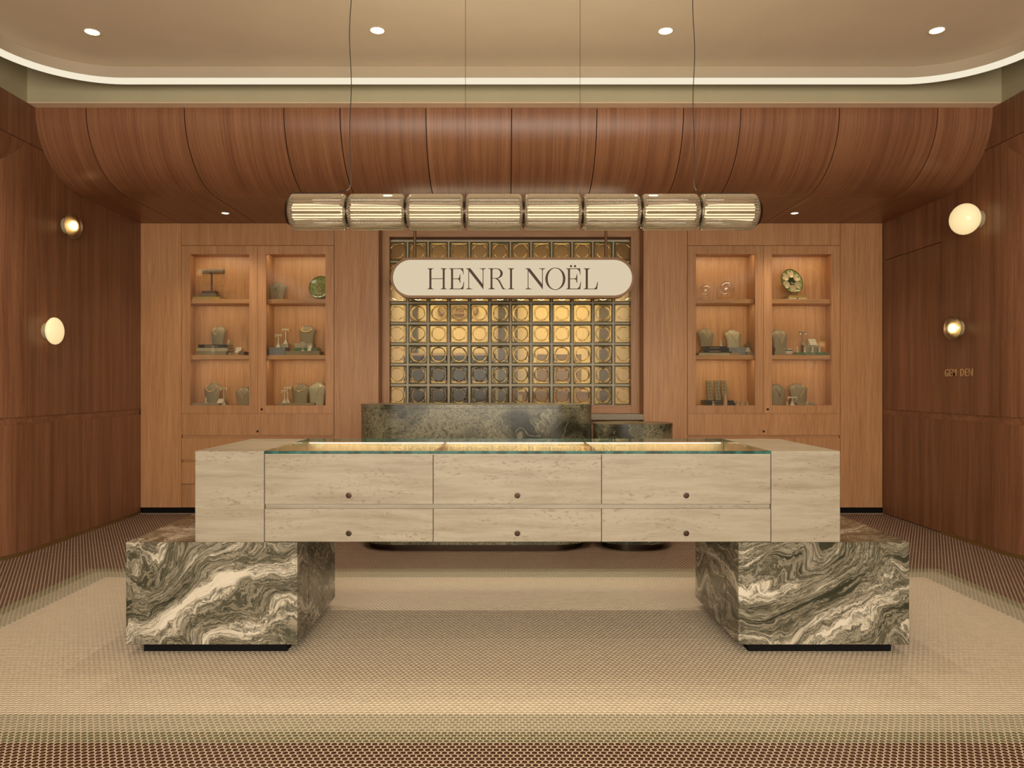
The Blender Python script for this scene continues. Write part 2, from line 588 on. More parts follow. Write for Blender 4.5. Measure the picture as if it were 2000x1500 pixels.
# ------------------------------------------------------------------ FLOOR: penny-round mosaic
P_, ROW, TR = 0.0232, 0.0201, 0.0099
fl = struct('floor', MB().box(-4.9, 5.05, 1.60, 7.6, -0.06, -0.0005), M['grout'], 'cream mosaic floor with sage and brown tiled border')
part('entry_floor', MB().box(-4.9, 5.05, -3.0, 1.60, -0.06, -0.0004), M['entry'], fl)
FX0, FX1, FY0, FY1 = -2.765, 2.923, 2.558, 4.980     # outer edge of the sage border


def tile_kind(x, y):
    if x < FX0 or x > FX1 or y < FY0 or y > FY1:
        return 0
    d = min(x - FX0, FX1 - x, y - FY0, FY1 - y)
    return 1 if d < 0.0805 else (2 if d < 0.0805 + 0.1410 else 3)


def tile_geo(n):
    a = np.arange(n) * 2 * PI / n + (PI / n if n == 6 else 0)
    TR = globals()['TR'] * {6: 1.09, 8: 1.045}.get(n, 1.0)      # equal-area polygon for a round tile
    top = np.stack([np.cos(a) * TR * 0.97, np.sin(a) * TR * 0.97, np.zeros(n)], 1)
    bot = np.stack([np.cos(a) * TR, np.sin(a) * TR, np.full(n, -0.0007)], 1)
    return np.concatenate([top, bot])


centres = {}
near = []
iy0 = int(1.75 / ROW)
for iy in range(iy0, int(7.06 / ROW)):
    # rows are set out from the front edge of the sage border
    y = FY0 + (iy - round(FY0 / ROW)) * ROW + ROW / 2
    half = min(0.69 * y + 0.75, 3.75)
    for ix in range(int((-half) / P_) - 1, int((half + 0.16) / P_) + 1):
        x = ix * P_ + (P_ / 2 if iy % 2 else 0)
        if (x < XL and y > 5.4) or (x > XR and y > 5.4):
            continue
        if DC0 + 0.1 < y < DC1 - 0.1 and (-1.62 < x < -1.04 or 1.17 < x < 1.75):
            continue
        k = tile_kind(x, y)
        # nearest rows fully in the picture become single tile objects
        fy = 1.236 * 1450 / y + 749
        px = 983 + x * 1450 / y
        if k == 0 and fy < 1497 and fy > 1480 and 2 < px < 1998 and len(near) < 300:
            near.append((x, y))
        else:
            centres.setdefault((k, 12 if y < 3.1 else (8 if y < 4.6 else 6)), []).append((x, y))
NAMES = ['brown_tiles', 'sage_tiles', 'pale_tiles', 'cream_tiles']
TM = [M['tile_brown'], M['tile_sage'], M['tile_pale'], M['tile_cream']]
for (k, n), cs in centres.items():
    g = tile_geo(n)
    cs = np.array(cs)
    T = len(cs)
    V = (g[None] + np.concatenate([cs, np.zeros((T, 1))], 1)[:, None, :]).reshape(-1, 3)
    base = np.arange(T) * 2 * n
    tops = base[:, None] + np.arange(n)[None]
    i = np.arange(n)
    j = (i + 1) % n
    q = np.stack([i, i + n, j + n, j], 1)
    quads = (base[:, None, None] + q[None]).reshape(-1)
    me = bpy.data.meshes.new(NAMES[k])
    me.vertices.add(len(V))
    me.vertices.foreach_set('co', V.astype(np.float32).ravel())
    loops = np.concatenate([tops.ravel(), quads])
    me.loops.add(len(loops))
    me.loops.foreach_set('vertex_index', loops.astype(np.int32))
    st = np.concatenate([np.arange(T) * n, T * n + np.arange(T * n) * 4])
    me.polygons.add(len(st))
    me.polygons.foreach_set('loop_start', st.astype(np.int32))
    me.update(calc_edges=True)
    me.validate()
    me.materials.append(TM[k])
    o = link(NAMES[k], me, fl)
    o['kind'] = 'stuff'
tm = MB()
g = tile_geo(10)
tm.add([tuple(p) for p in g], [tuple(range(10))] + [(i, i + 10, (i + 1) % 10 + 10, (i + 1) % 10) for i in range(10)])
tme = tm.mesh('tile', M['tile_brown'])
for (x, y) in near:
    o = link('tile', tme, fl, world=False)
    o.location = (x, y, 0)

# ------------------------------------------------------------------ SIDE WALLS
RC = 0.45             # radius of the rounded return
DS = 5.40             # where the return starts


def side_wall(side):
    X = XL if side < 0 else XR
    nm = 'left' if side < 0 else 'right'

    def bx(a, b, y0, y1, z0, z1):     # a, b: depth behind the finished face
        xs = sorted((X + side * a, X + side * b))
        return MB().box(xs[0], xs[1], y0, y1, z0, z1)
    w = struct('wall_' + nm, bx(0.012, 0.12, DS, 7.40, 0, 3.6), M['gap'], 'dark walnut panelled side wall on the ' + nm)
    segs = 14

    def arc(z0, z1, inset=0.0, t=0.012, a0=0.006, a1=PI / 2):
        mb = MB()
        rings = []
        for k in range(segs + 1):
            a = a0 + (a1 - a0) * k / segs
            pts = []
            for rr in (RC - inset, RC - inset - t):
                px = X + side * (RC - rr * math.cos(a))
                py = DS - rr * math.sin(a)
                pts.append((px, py))
            rings.append([(pts[0][0], pts[0][1], z0), (pts[1][0], pts[1][1], z0), (pts[1][0], pts[1][1], z1), (pts[0][0], pts[0][1], z1)])
        return mb.loft(rings)
    gp = 0.0015
    splits = [DS + gp, 6.105, 7.08] if side < 0 else [DS + gp, 6.137]
    for a, b in zip(splits[:-1], splits[1:]):
        part('panel', bx(0, 0.012, a, b - gp, 0.028, 0.944), M['wood_y'], w)
        part('panel', bx(0, 0.012, a, b - gp, 0.999, 2.987), M['wood_y'], w)
        part('band', bx(0.006, 0.0125, a, b - gp, 0.944, 0.999), M['wood_band'], w)
    part('panel', bx(0, 0.012, DS + gp, 6.10, 2.992, ZW), M['wood_y'], w)
    part('curved_panel', arc(0.028, 0.944), M['wood_y'], w, smooth=True)
    part('curved_panel', arc(0.999, 2.987), M['wood_y'], w, smooth=True)
    part('band', arc(0.944, 0.999, 0.006), M['wood_band'], w, smooth=True)
    part('core', arc(0.0, 3.0, 0.012, 0.05), M['gap'], w, smooth=True)
    # header over the side opening: flat fascia and rounded underside
    part('header_panel', bx(0, 0.02, -2.9, DS - gp, 2.992, ZW), M['wood_y'], w)
    pr = [(X + side * 0.004, 2.9885)]
    for k in range(13):
        t = PI / 2 * k / 12
        pr.append((X + side * 0.55 * (1 - math.cos(t)), 2.987 - 0.42 * math.sin(t)))
    pr.append((X + side * 1.3, 2.987 - 0.42))
    pr.append((X + side * 1.3, 2.9885))
    part('header_bullnose', MB().prism(pr, 'y', -2.9, DS + 0.0), M['wood_header'], w, smooth=True)
    xs = sorted((X + side * RC, X + side * 1.3))
    part('return_panel', MB().box(xs[0], xs[1], DS - RC, DS - RC + 0.05, 0, 3.0), M['wood_x'], w)
    xs = sorted((X + side * 1.3, X + side * 1.4))
    part('far_panel', MB().box(xs[0], xs[1], -2.9, DS - RC + 0.05, 0, 3.0), M['wood_y'], w)
    # plaster frieze above the wood
    part('frieze', bx(0, 0.10, -2.9, 5.49, ZW, 3.62), M['green'], w)
    # brass skirting
    b = struct('baseboard_' + nm, bx(-0.003, 0.012, DS, 7.08 if side < 0 else 6.137, 0.0, 0.027), M['brass'], 'thin brass skirting along the %s wall' % nm)
    part('curved_skirting', arc(0.0, 0.027, -0.003, 0.015, 0.0), M['brass'], b, smooth=True)
    return w


M['wood_header'] = wood('walnut_veneer_header', (1.0, 42, 1.0), *DK, rough=0.4)
wl = side_wall(-1)
wr = side_wall(1)
# concealed door and transom in the right wall
dr = struct('door_1', MB().box(XR, XR + 0.011, 6.141, 7.050, 0.010, 0.944), M['wood_y'], 'flush walnut jib door in the right wall')
part('door_leaf', MB().box(XR, XR + 0.011, 6.141, 7.050, 0.999, 2.407), M['wood_y'], dr)
part('band', MB().box(XR + 0.006, XR + 0.0115, 6.141, 7.050, 0.944, 0.999), M['wood_band'], dr)
part('panel', MB().box(XR, XR + 0.012, 6.141, 7.050, 2.413, ZS), M['wood_y'], wr)
part('panel', MB().box(XR, XR + 0.012, 7.054, 7.085, 0.0, ZS), M['wood_y'], wr)

# ------------------------------------------------------------------ BULKHEAD (curved wooden soffit)
SEAM = [XL, -3.086, -2.359, -1.624, -1.208, -0.572, 0.061, 0.693, 1.333, 1.757, 2.487, 3.214, XR]
DF, DU = 5.49, 6.107
bk = struct('trim_1', MB().box(XL, XR, 5.70, 7.42, 3.16, 3.26).box(XL, XR, 6.15, 7.42, ZS + 0.012, 3.16), M['gap'], 'curved walnut bulkhead running the width of the back wall')


def bull_profile(t0, t1, n, off=0.0):
    pts = []
    for k in range(n + 1):
        t = t0 + (t1 - t0) * k / n
        # superellipse quarter: vertical at the front, horizontal underneath
        c, s = math.cos(t), math.sin(t)
        e = 2 / 2.12
        pts.append((DU - (DU - DF - off) * abs(c) ** e, ZW - (ZW - ZS - off) * abs(s) ** e))
    return pts


prof = bull_profile(0, PI / 2, 22)
inner = bull_profile(0, PI / 2, 22, 0.012)
for a, b in zip(SEAM[:-1], SEAM[1:]):
    x0 = a + (0.0035 if a > XL else 0)
    x1 = b - (0.0035 if b < XR else 0)
    part('curved_panel', MB().prism(prof + inner[::-1], 'x', x0, x1), M['wood_x'], bk, smooth=True)
    part('soffit_panel', MB().box(x0, x1, DU + 0.004, 7.38, ZS, ZS + 0.012), M['wood_x'], bk)
core = bull_profile(0, PI / 2, 22, 0.016)
part('core', MB().prism(core + [(6.3, ZS + 0.02), (6.3, ZW - 0.03)], 'x', XL, XR), M['gap'], bk)

# plaster fascia above the bulkhead
fa = struct('trim_2', MB().box(XL, XR, 5.395, 5.60, ZW + 0.004, 3.62), M['green'], 'sage green plaster fascia above the curved bulkhead')
part('lip', MB().box(XL + 0.002, XR - 0.002, 5.398, 5.60, ZW, ZW + 0.004), M['lip'], fa)

# ------------------------------------------------------------------ CEILING with rounded light cove
RXL, RXR, RDB, RR = -3.225, 3.37, 5.20, 0.565


def cove_path(off=0.0, n=16):
    pts = [(RXL - off, -2.6)]
    for k in range(n + 1):
        a = PI - PI / 2 * k / n
        pts.append((RXL + RR + (RR + off) * math.cos(a), RDB - RR + (RR + off) * math.sin(a)))
    for k in range(n + 1):
        a = PI / 2 - PI / 2 * k / n
        pts.append((RXR - RR + (RR + off) * math.cos(a), RDB - RR + (RR + off) * math.sin(a)))
    pts.append((RXR + off, -2.6))
    return pts


ce = struct('ceiling', MB().prism(cove_path(0.02), 'z', ZC, ZC + 0.03), M['ceiling'], 'smooth cream plaster tray ceiling with rounded corners')
part('slab', MB().box(-4.9, 5.05, -3.0, 7.5, 3.62, 3.70), M['gap'], ce)
part('alcove_ceiling', MB().box(-4.9, XL - 0.02, -3.0, DS, 3.2, 3.25), M['gap'], ce)


def ribbon(z0, z1, o0, o1):
    A, B = cove_path(o0), cove_path(o1)
    rings = [[(a[0], a[1], z0), (b[0], b[1], z0), (b[0], b[1], z1), (a[0], a[1], z1)] for a, b in zip(A, B)]
    return MB().loft(rings)


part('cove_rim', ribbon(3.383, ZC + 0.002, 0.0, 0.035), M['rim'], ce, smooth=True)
cl = part('cove_light', ribbon(3.348, 3.3828, 0.004, 0.034), M['led'], None, smooth=True)
tag(cl, 'continuous warm light strip running round the ceiling cove', 'light strip')


def downlight(x, y, z, label, energy, group, r=0.045, ang=110):
    t = thing('downlight', label, 'downlight', (x, y, z), 0, group)
    part('trim_ring', MB().lathe([(r, 0.0), (r + 0.008, -0.002), (r + 0.008, -0.004), (r - 0.001, -0.004), (r - 0.006, 0.0)], 28), M['ceiling'], t, smooth=True, world=False)
    part('lens', MB().lathe([(r - 0.004, -0.0025), (r - 0.004, -0.0005)], 28), M['downlight'], t, world=False)
    l = light('SPOT', 'overhead_spot', (x, y, z - 0.03), energy, WARM, spot_size=R(ang), spot_blend=0.9, shadow_soft_size=0.04)
    return t


for px, py, lb in ((180, 61, 'ceiling downlight nearest the left end of the cove'), (737, 58, 'ceiling downlight just right of the left pendant cord'),
                   (1300, 59, 'ceiling downlight just left of the right pendant cord'), (1830, 58, 'ceiling downlight nearest the right end of the cove')):
    D = 1450 * (ZC - 1.236) / (749 - py)
    downlight(Xp(px, D), D, ZC, lb, 42, 'ceiling downlights')
# unseen bare spots added as fill, at ceiling height towards the shop front
for x in (-1.7, CX, 1.85):
    for y, e in ((2.2, 8), (-0.4, 30)):
        light('SPOT', 'overhead_spot', (x, y, ZC - 0.03), e, WARM, spot_size=R(110), spot_blend=0.9, shadow_soft_size=0.04)
downlight(Xp(440, 6.655), 6.655, ZS, 'small downlight in the soffit above the left cabinet', 19, 'soffit downlights', 0.032, 120)
downlight(Xp(1552, 6.655), 6.655, ZS, 'small downlight in the soffit above the right cabinet', 19, 'soffit downlights', 0.032, 120)

# ------------------------------------------------------------------ SHOP FRONT behind the camera
fw = struct('wall_front', MB().box(-4.9, -2.7, -3.0, -2.9, 0, 3.62).box(2.86, 5.05, -3.0, -2.9, 0, 3.62).box(-2.7, 2.86, -3.0, -2.9, 3.05, 3.62).box(-2.7, 2.86, -3.0, -2.9, 0, 0.4), M['ceiling'], 'plain shop front wall around a wide window')

# ------------------------------------------------------------------ BACK WALL
k_ = DB / 1450


def bx_(px):
    return Xp(px, DB)


wb = struct('wall_back', MB().box(XL, bx_(746), 7.40, 7.46, 0, ZS).box(bx_(1250), XR, 7.40, 7.46, 0, ZS), M['gap'], 'oak veneered back wall with pilasters between the cabinets')
ZK = 0.059
for a, b, n in ((274.5, 354.5, 'panel'), (652.8, 739.5, 'panel'), (1257, 1342, 'panel'), (1641.2, 1723.5, 'panel')):
    part('pilaster', MB().box(bx_(a) + 0.001, bx_(b) - 0.001, DB, 7.40, ZK, ZS - 0.001), M['wood_back'], wb)
bb = struct('baseboard_back', MB().box(XL, bx_(739), DB + 0.03, DB + 0.05, 0, ZK).box(bx_(1257), XR, DB + 0.03, DB + 0.05, 0, ZK), M['black'], 'black recessed kick along the back wall cabinets')

# ------------------------------------------------------------------ GLASS BLOCK WINDOW
DW, DG = 7.30, 7.38
wx0, wx1 = Xp(738.5, DB), Xp(1257.2, DB)
ox0, ox1 = Xp(760.5, DW), Xp(1232.5, DW)
oz0, oz1 = Zp(790.5, DW), Zp(461.5, DW)
win = struct('window_1', MB().box(ox0, ox1, DW, DW + 0.14, oz1, ZS), M['wood_h'], 'glass block window framed in oak behind the reception desk')
part('jamb', MB().box(wx0, ox0, DW, DW + 0.14, 0, ZS), M['wood_back'], win)
part('jamb', MB().box(ox1, wx1, DW, DW + 0.14, 0, ZS), M['wood_back'], win)
part('apron', MB().box(ox0, ox1, DW, DW + 0.14, 0, oz0), M['wood_h'], win)
part('sill', MB().box(wx0 + 0.002, wx1 - 0.002, DB - 0.002, DW, 0.894, 0.948), M['trav'], win, bevel=0.002)
PT = 40.2 * DG / 1450
gx0 = Xp(796, DG) - PT
gz0 = Zp(590.5, DG) + 3 * PT - 8 * PT      # bottom of the grid (5 rows under the joint line at 590.5)
NC, NR = 12, 8
JW = 0.0105
mo = MB()
for i in range(NC + 1):
    x = gx0 + i * PT
    mo.box(x - JW / 2, x + JW / 2, DG + 0.001, DG + 0.07, gz0, gz0 + NR * PT)
part('vertical_joints', mo, M['mortar'], win, kind='stuff')
mo = MB()
for j in range(NR + 1):
    z = gz0 + j * PT
    mo.box(gx0, gx0 + NC * PT, DG + 0.0012, DG + 0.07, z - JW / 2, z + JW / 2)
part('horizontal_joints', mo, M['mortar'], win, kind='stuff')
S = PT - JW                                # block face size
h = S / 2
# rim: square ring, green glass with sloping inner edge
bw = 0.013
rim = MB()
o_, i_ = h, h - bw


def sq(r, y):
    return [(-r, y, -r), (r, y, -r), (r, y, r), (-r, y, r)]


rim.loft([sq(o_, 0.076), sq(o_, 0.004), sq(o_ - 0.003, 0.0), sq(o_ - 0.007, 0.0), sq(i_, 0.010), sq(i_ - 0.002, 0.076)], cap=False)
rim.add(sq(o_, 0.076) + sq(i_ - 0.002, 0.076), [(0, 1, 5, 4), (1, 2, 6, 5), (2, 3, 7, 6), (3, 0, 4, 7)])
rim_me = rim.mesh('glass_block', M['blockrim'])
# lens: square glass face pressed with one raised ring
lens = MB()
NL = 48
def sqr(r):
    pts = []
    for i in range(NL):
        a = 2 * PI * (i + 0.5) / NL - PI / 4 * 0
        c, s = math.cos(a), math.sin(a)
        f = r / max(abs(c), abs(s))
        pts.append((f * c, f * s))
    return pts
def cir(r):
    return [(r * math.cos(2 * PI * (i + 0.5) / NL), r * math.sin(2 * PI * (i + 0.5) / NL)) for i in range(NL)]
rings = []
for pts, y in ((sqr(i_ - 0.003), 0.022), (sqr(i_ - 0.003), 0.013), (sqr(i_ - 0.008), 0.010), (cir(0.0745), 0.0098), (cir(0.0705), 0.0060), (cir(0.0655), 0.0052), (cir(0.0615), 0.0085), (cir(0.0585), 0.0092), (cir(0.0575), 0.0092)):
    rings.append([(p[0], y, p[1]) for p in pts])
lens.loft(rings)
lens_me = lens.mesh('lens', M['lens'], smooth=False)
for j in range(NR):
    for i in range(NC):
        b = link('glass_block', rim_me, win, world=False)
        b.location = (gx0 + (i + 0.5) * PT, DG, gz0 + (j + 0.5) * PT)
        l = link('lens', lens_me, b, world=False)

# workroom seen through the blocks
wk = struct('wall_workroom', MB().box(-3.4, 3.4, 10.10, 10.2, 0, 3.2), M['roomwall'], 'bright cream wall of the workroom behind the glass blocks')
tz1 = gz0 + NR * PT
part('reveal', MB().box(gx0 - 0.1, gx0 + 0.012, DG + 0.085, 8.5, 0.4, tz1 + 0.1), M['reveal'], wk)
part('reveal', MB().box(gx0 + NC * PT - 0.012, gx0 + NC * PT + 0.1, DG + 0.085, 8.5, 0.4, tz1 + 0.1), M['reveal'], wk)
part('reveal', MB().box(gx0, gx0 + NC * PT, DG + 0.085, 8.5, tz1 - 0.012, tz1 + 0.1), M['reveal'], wk)
part('side_wall', MB().box(-3.4, -3.3, 8.3, 10.1, 0, 3.2).box(3.3, 3.4, 8.3, 10.1, 0, 3.2), M['roomwall'], wk)
part('rear_partition', MB().box(-3.4, gx0 - 0.1, 8.4, 8.5, 0, 3.2).box(gx0 + NC * PT + 0.1, 3.4, 8.4, 8.5, 0, 3.2), M['reveal'], wk)
part('workroom_ceiling', MB().box(-3.4, 3.4, 7.5, 10.2, 3.2, 3.3), M['roomwall'], wk)
part('workroom_floor', MB().box(-3.4, 3.4, 7.5, 10.2, -0.1, 0.0), M['roomtan'], wk)
for a, b, D in ((797, 814, 9.9), (973, 1011, 9.95), (1174, 1191, 9.9)):
    part('pier', MB().box(Xp(a, D), Xp(b, D), D, 10.1, 0, 3.2), M['roomdark'], wk)
t = thing('shelf_unit', 'dark shelving unit seen through the lower left glass blocks', 'shelving', (-0.7, 9.7, 0))
part('carcass', MB().box(-1.30, -0.10, 9.75, 9.80, 0, 1.62), M['roomdark'], t)
for z in (0.5, 0.9, 1.25, 1.60):
    part('shelf', MB().box(-1.30, -0.10, 9.45, 9.75, z, z + 0.03), M['reveal'], t)
for x in (-1.30, -0.12):
    part('side', MB().box(x, x + 0.02, 9.45, 9.75, 0, 1.62), M['roomdark'], t)
t = thing('workbench', 'low tan workbench seen through the lower right glass blocks', 'workbench', (0.75, 9.6, 0))
part('top', MB().box(0.20, 1.20, 9.35, 9.85, 1.10, 1.14), M['roomtan'], t)
part('front', MB().box(0.25, 1.15, 9.42, 9.80, 0.05, 1.10), M['reveal'], t)
o = part('carton', MB().box(0.44, 1.00, 9.5, 9.8, 1.14, 1.62), M['roomtan'], None, bevel=0.004)
tag(o, 'tan carton standing on the workbench behind the blocks', 'carton')
# THE FORGE plate on the workroom wall
t = thing('wall_plate', 'small oval wall plate reading THE FORGE behind the glass blocks', 'sign', (Xp(895, 10.06), 10.06, Zp(605, 10.06)))


def stadium(w, hh, n=14):
    r = hh / 2
    pts = []
    for k in range(n + 1):
        a = -PI / 2 + PI * k / n
        pts.append((w / 2 - r + r * math.cos(a), r * math.sin(a)))
    for k in range(n + 1):
        a = PI / 2 + PI * k / n
        pts.append((-w / 2 + r + r * math.cos(a), r * math.sin(a)))
    return pts


part('rim', MB().prism(stadium(0.55, 0.125), 'y', 0.0, 0.035), M['signrim'], t, world=False)
part('face', MB().prism(stadium(0.51, 0.088), 'y', -0.002, 0.0), M['roomtan'], t, world=False)
text_letters(t, 'THE FORGE', 0.072, 0.004, M['signink'], (R(90), 0, 0), (0, -0.004, 0), (1, 0, 0))
light('AREA', 'workroom_light', (0.5, 9.2, 3.15), 125, (1.0, 0.82, 0.50), (R(-25), 0, 0), shape='RECTANGLE', size=4.0, size_y=0.8)

# ------------------------------------------------------------------ DISPLAY CABINETS
SH1, SH2, SH0 = 2.053, 1.514, 1.031       # shelf tops: upper, middle, cabinet floor
SD0 = 7.14


def lock(parent, x, z, y, r=0.012):
    o = part('lock', MB().lathe([(r, -0.003), (r * 0.96, -0.0035), (r * 0.7, -0.0035), (r * 0.62, -0.002), (0.001, -0.002)], 20, 'y').lathe([(r, 0.004), (r, -0.003)], 20, 'y'), M['bronze'], parent, world=False, smooth=True)
    mw = o.parent
    o.location = (x, y, z)
    # parent meshes are built in world coordinates, so undo the parent's own offset
    return o


def cabinet(px, word):
    x0, x1, xm = bx_(px[0]), bx_(px[1]), bx_(px[2])
    t = thing('display_cabinet', 'built-in oak display cabinet with two glass doors on the ' + word, 'cabinet', ((x0 + x1) / 2, DB, 0), 0, 'display cabinets')
    I = M['wood_back']
    zt, zb = Zp(479, DB), Zp(807, DB)
    g = 0.0012
    D1 = 7.395
    part('side', MB().box(x0 + 0.001, x0 + 0.004, DB + 0.022, D1, ZK, ZS), I, t)
    part('side', MB().box(x1 - 0.004, x1 - 0.001, DB + 0.022, D1, ZK, ZS), I, t)
    part('back', MB().box(x0, x1, D1 - 0.005, D1, ZK, ZS), I, t)
    part('divider', MB().box(xm - 0.06, xm + 0.06, DB + 0.03, D1 - 0.005, SH0, zt - 0.05), I, t)
    part('bottom', MB().box(x0 + 0.004, x1 - 0.004, DB + 0.022, D1 - 0.005, SH0 - 0.03, SH0), M['wood_h'], t)
    part('top', MB().box(x0 + 0.004, x1 - 0.004, DB + 0.022, D1 - 0.005, zt - 0.055, zt - 0.03), M['wood_h'], t)
    for z in (SH1, SH2):
        part('shelf', MB().box(x0 + 0.004, xm - 0.06, SD0, D1 - 0.005, z - 0.042, z), M['wood_h'], t, bevel=0.0015)
        part('shelf', MB().box(xm + 0.06, x1 - 0.004, SD0, D1 - 0.005, z - 0.042, z), M['wood_h'], t, bevel=0.0015)
    part('top_panel', MB().box(x0 + g, x1 - g, DB, DB + 0.02, zt + 0.004, ZS - 0.001), M['wood_back'], t)
    fz1, fz0 = Zp(495.5, DB), Zp(791, DB)
    for s, (a, b) in enumerate(((x0 + g, xm - g), (xm + g, x1 - g))):
        m_ = 16.2 * k_
        d = MB()
        d.box(a, a + m_, DB, DB + 0.022, zb + g, zt)
        d.box(b - m_, b, DB, DB + 0.022, zb + g, zt)
        d.box(a + m_, b - m_, DB, DB + 0.022, fz1, zt)
        d.box(a + m_, b - m_, DB, DB + 0.022, zb + g, fz0)
        dd = part('door', d, M['wood_back'], t)
        pm_ = part('pane', MB().box(a + m_ - 0.004, b - m_ + 0.004, DB + 0.012, DB + 0.016, fz0 - 0.004, fz1 + 0.004), [M['pane'], M['clear']], dd)
        for p in pm_.data.polygons:
            p.material_index = 0 if p.normal.y < -0.5 else 1
        if s == 1:
            part('lock', MB().lathe([(0.011, DB - 0.003), (0.011, DB + 0.002)], 18, 'y', (a + 0.038, 0, zb + 0.042)), M['bronze'], dd)
    rows = [(807, 849), (854.5, 897), (902, 943.5), (945, 990)]
    for i, (a, b) in enumerate(rows):
        z1, z0 = Zp(a, DB) - g, Zp(b, DB)
        dd = part('drawer', MB().box(x0 + g, x1 - g, DB, DB + 0.02, z0, z1), M['wood_back'], t)
        if i == 0:
            part('lock', MB().lathe([(0.011, DB - 0.003), (0.011, DB + 0.002)], 18, 'y', (xm, 0, Zp(841.5, DB))), M['bronze'], dd)
    part('carcass', MB().box(x0 + 0.004, x1 - 0.004, DB + 0.021, DB + 0.03, ZK, SH0 - 0.03), M['wood_h'], t)
    # warm strips: one at the top of every compartment
    for (a, b) in ((x0 + 0.03, xm - 0.09), (xm + 0.09, x1 - 0.03)):
        for zz in (zt - 0.058, SH1 - 0.046, SH2 - 0.046):
            en = 0.8 if zz > SH1 else 0.5
            light('AREA', 'shelf_strip', ((a + b) / 2, SD0 + 0.03, zz), en, (1.0, 0.81, 0.55), (R(22), 0, 0), shape='RECTANGLE', size=b - a, size_y=0.02)
    return t


cabinet((354.8, 652.2, 503.2), 'left of the glass blocks')
cabinet((1342.5, 1640.8, 1491.5), 'right of the glass blocks')

# ------------------------------------------------------------------ COUNTER
F = 1450 / DC0


def cx_(px):
    return (px - 983) / F


def cz_(py):
    return 1.236 + (749 - py) / F


CT, CBZ = 0.930, 0.514
ct = thing('display_counter', 'long travertine jewellery counter on two swirled marble plinths', 'counter', (cx_(1011), (DC0 + DC1) / 2, 0))
x0, x1 = cx_(381), cx_(1641)
xa, xb = cx_(516.5), cx_(1505.5)
part('end_block', MB().box(x0, xa - 0.002, DC0, DC1, CBZ, CT), M['trav'], ct, bevel=0.0015)
part('end_block', MB().box(xb + 0.002, x1, DC0, DC1, CBZ, CT), M['trav'], ct, bevel=0.0015)
cols = [xa, cx_(846), cx_(1175), xb]
for a, b in zip(cols[:-1], cols[1:]):
    for (p0, p1) in ((887, 983.5), (992.5, 1057)):
        d = part('drawer', MB().box(a + 0.0014, b - 0.0014, DC0, DC0 + 0.022, cz_(p1), cz_(p0)), M['trav'], ct, bevel=0.001)
        lx = (a + b) / 2 if a != cols[0] else (a + b) / 2
        lz = cz_(966.5) if p0 == 887 else cz_(1040.5)
        lk = part('lock', MB().lathe([(0.0132, DC0 + 0.002), (0.0132, DC0 - 0.0025), (0.0115, DC0 - 0.003), (0.008, DC0 - 0.003), (0.0075, DC0 - 0.0015), (0.0005, DC0 - 0.0015)], 22, 'y', (lx, 0, lz)), M['bronze'], d, smooth=True)
part('pull_channel', MB().box(xa, xb, DC0 + 0.016, DC0 + 0.022, cz_(993), cz_(983)), M['trav'], ct)
part('carcass', MB().box(xa, xb, DC0 + 0.023, DC0 + 0.030, CBZ + 0.002, cz_(887.5)), M['gap'], ct)
part('base_panel', MB().box(xa - 0.001, xb + 0.001, DC0 + 0.022, DC1, CBZ + 0.001, CBZ + 0.018), M['trav'], ct)
part('rear_panel', MB().box(xa, xb, DC1 - 0.018, DC1, CBZ + 0.018, 0.912), M['trav'], ct)
part('front_rail', MB().box(xa, xb, DC0 + 0.003, DC0 + 0.034, 0.9135, 0.9165), M['lip'], ct)
part('display_bed', MB().box(xa, xb, DC0 + 0.034, DC1 - 0.018, 0.80, 0.812), M['linen'], ct)
# fluted light panel inside the back of the case
nf = 218
pts = []
wpitch = (xb - xa) / nf
for i in range(nf):
    for k in range(5):
        a = PI * k / 5
        pts.append((xa + i * wpitch + wpitch / 2 * (1 - math.cos(a)), DC1 - 0.026 - 0.0045 * math.sin(a)))
pts.append((xb, DC1 - 0.026))
pts += [(xb, DC1 - 0.019), (xa, DC1 - 0.019)]
mbf = MB()
n_ = len(pts) - 2
vs = [(p[0], p[1], 0.812) for p in pts[:n_]] + [(p[0], p[1], 0.912) for p in pts[:n_]]
mbf.add(vs, [(i, i + 1, i + 1 + n_, i + n_) for i in range(n_ - 1)])
part('fluted_panel', mbf, plain('fluted_glass_panel', (0.50, 0.40, 0.26), 0.16), ct, smooth='all')
part('case_light', MB().box(xa + 0.02, xb - 0.02, DC1 - 0.052, DC1 - 0.036, 0.9085, 0.9125), M['strip'], ct, label='bright warm strip under the back edge of the glass')
light('AREA', 'case_glow', ((xa + xb) / 2, DC1 - 0.075, 0.905), 1.2, (1, 0.84, 0.58), (R(35), 0, 0), shape='RECTANGLE', size=xb - xa - 0.1, size_y=0.015)
for xx in cols[1:3]:
    part('divider', MB().box(xx - 0.006, xx + 0.006, DC0 + 0.034, DC1 - 0.03, 0.812, 0.914), M['wood_back'], ct)
gt = MB()
gt.box(xa - 0.0005, xb + 0.0005, DC0 - 0.003, DC1 - 0.001, 0.9165, 0.931)
gme = gt.mesh('glass_top', [M['topglass'], M['glassedge'], M['clear']])
for p in gme.polygons:
    if abs(p.normal.z) < 0.5:
        p.material_index = 1
    elif p.normal.z < 0:
        p.material_index = 2
link('glass_top', gme, ct)
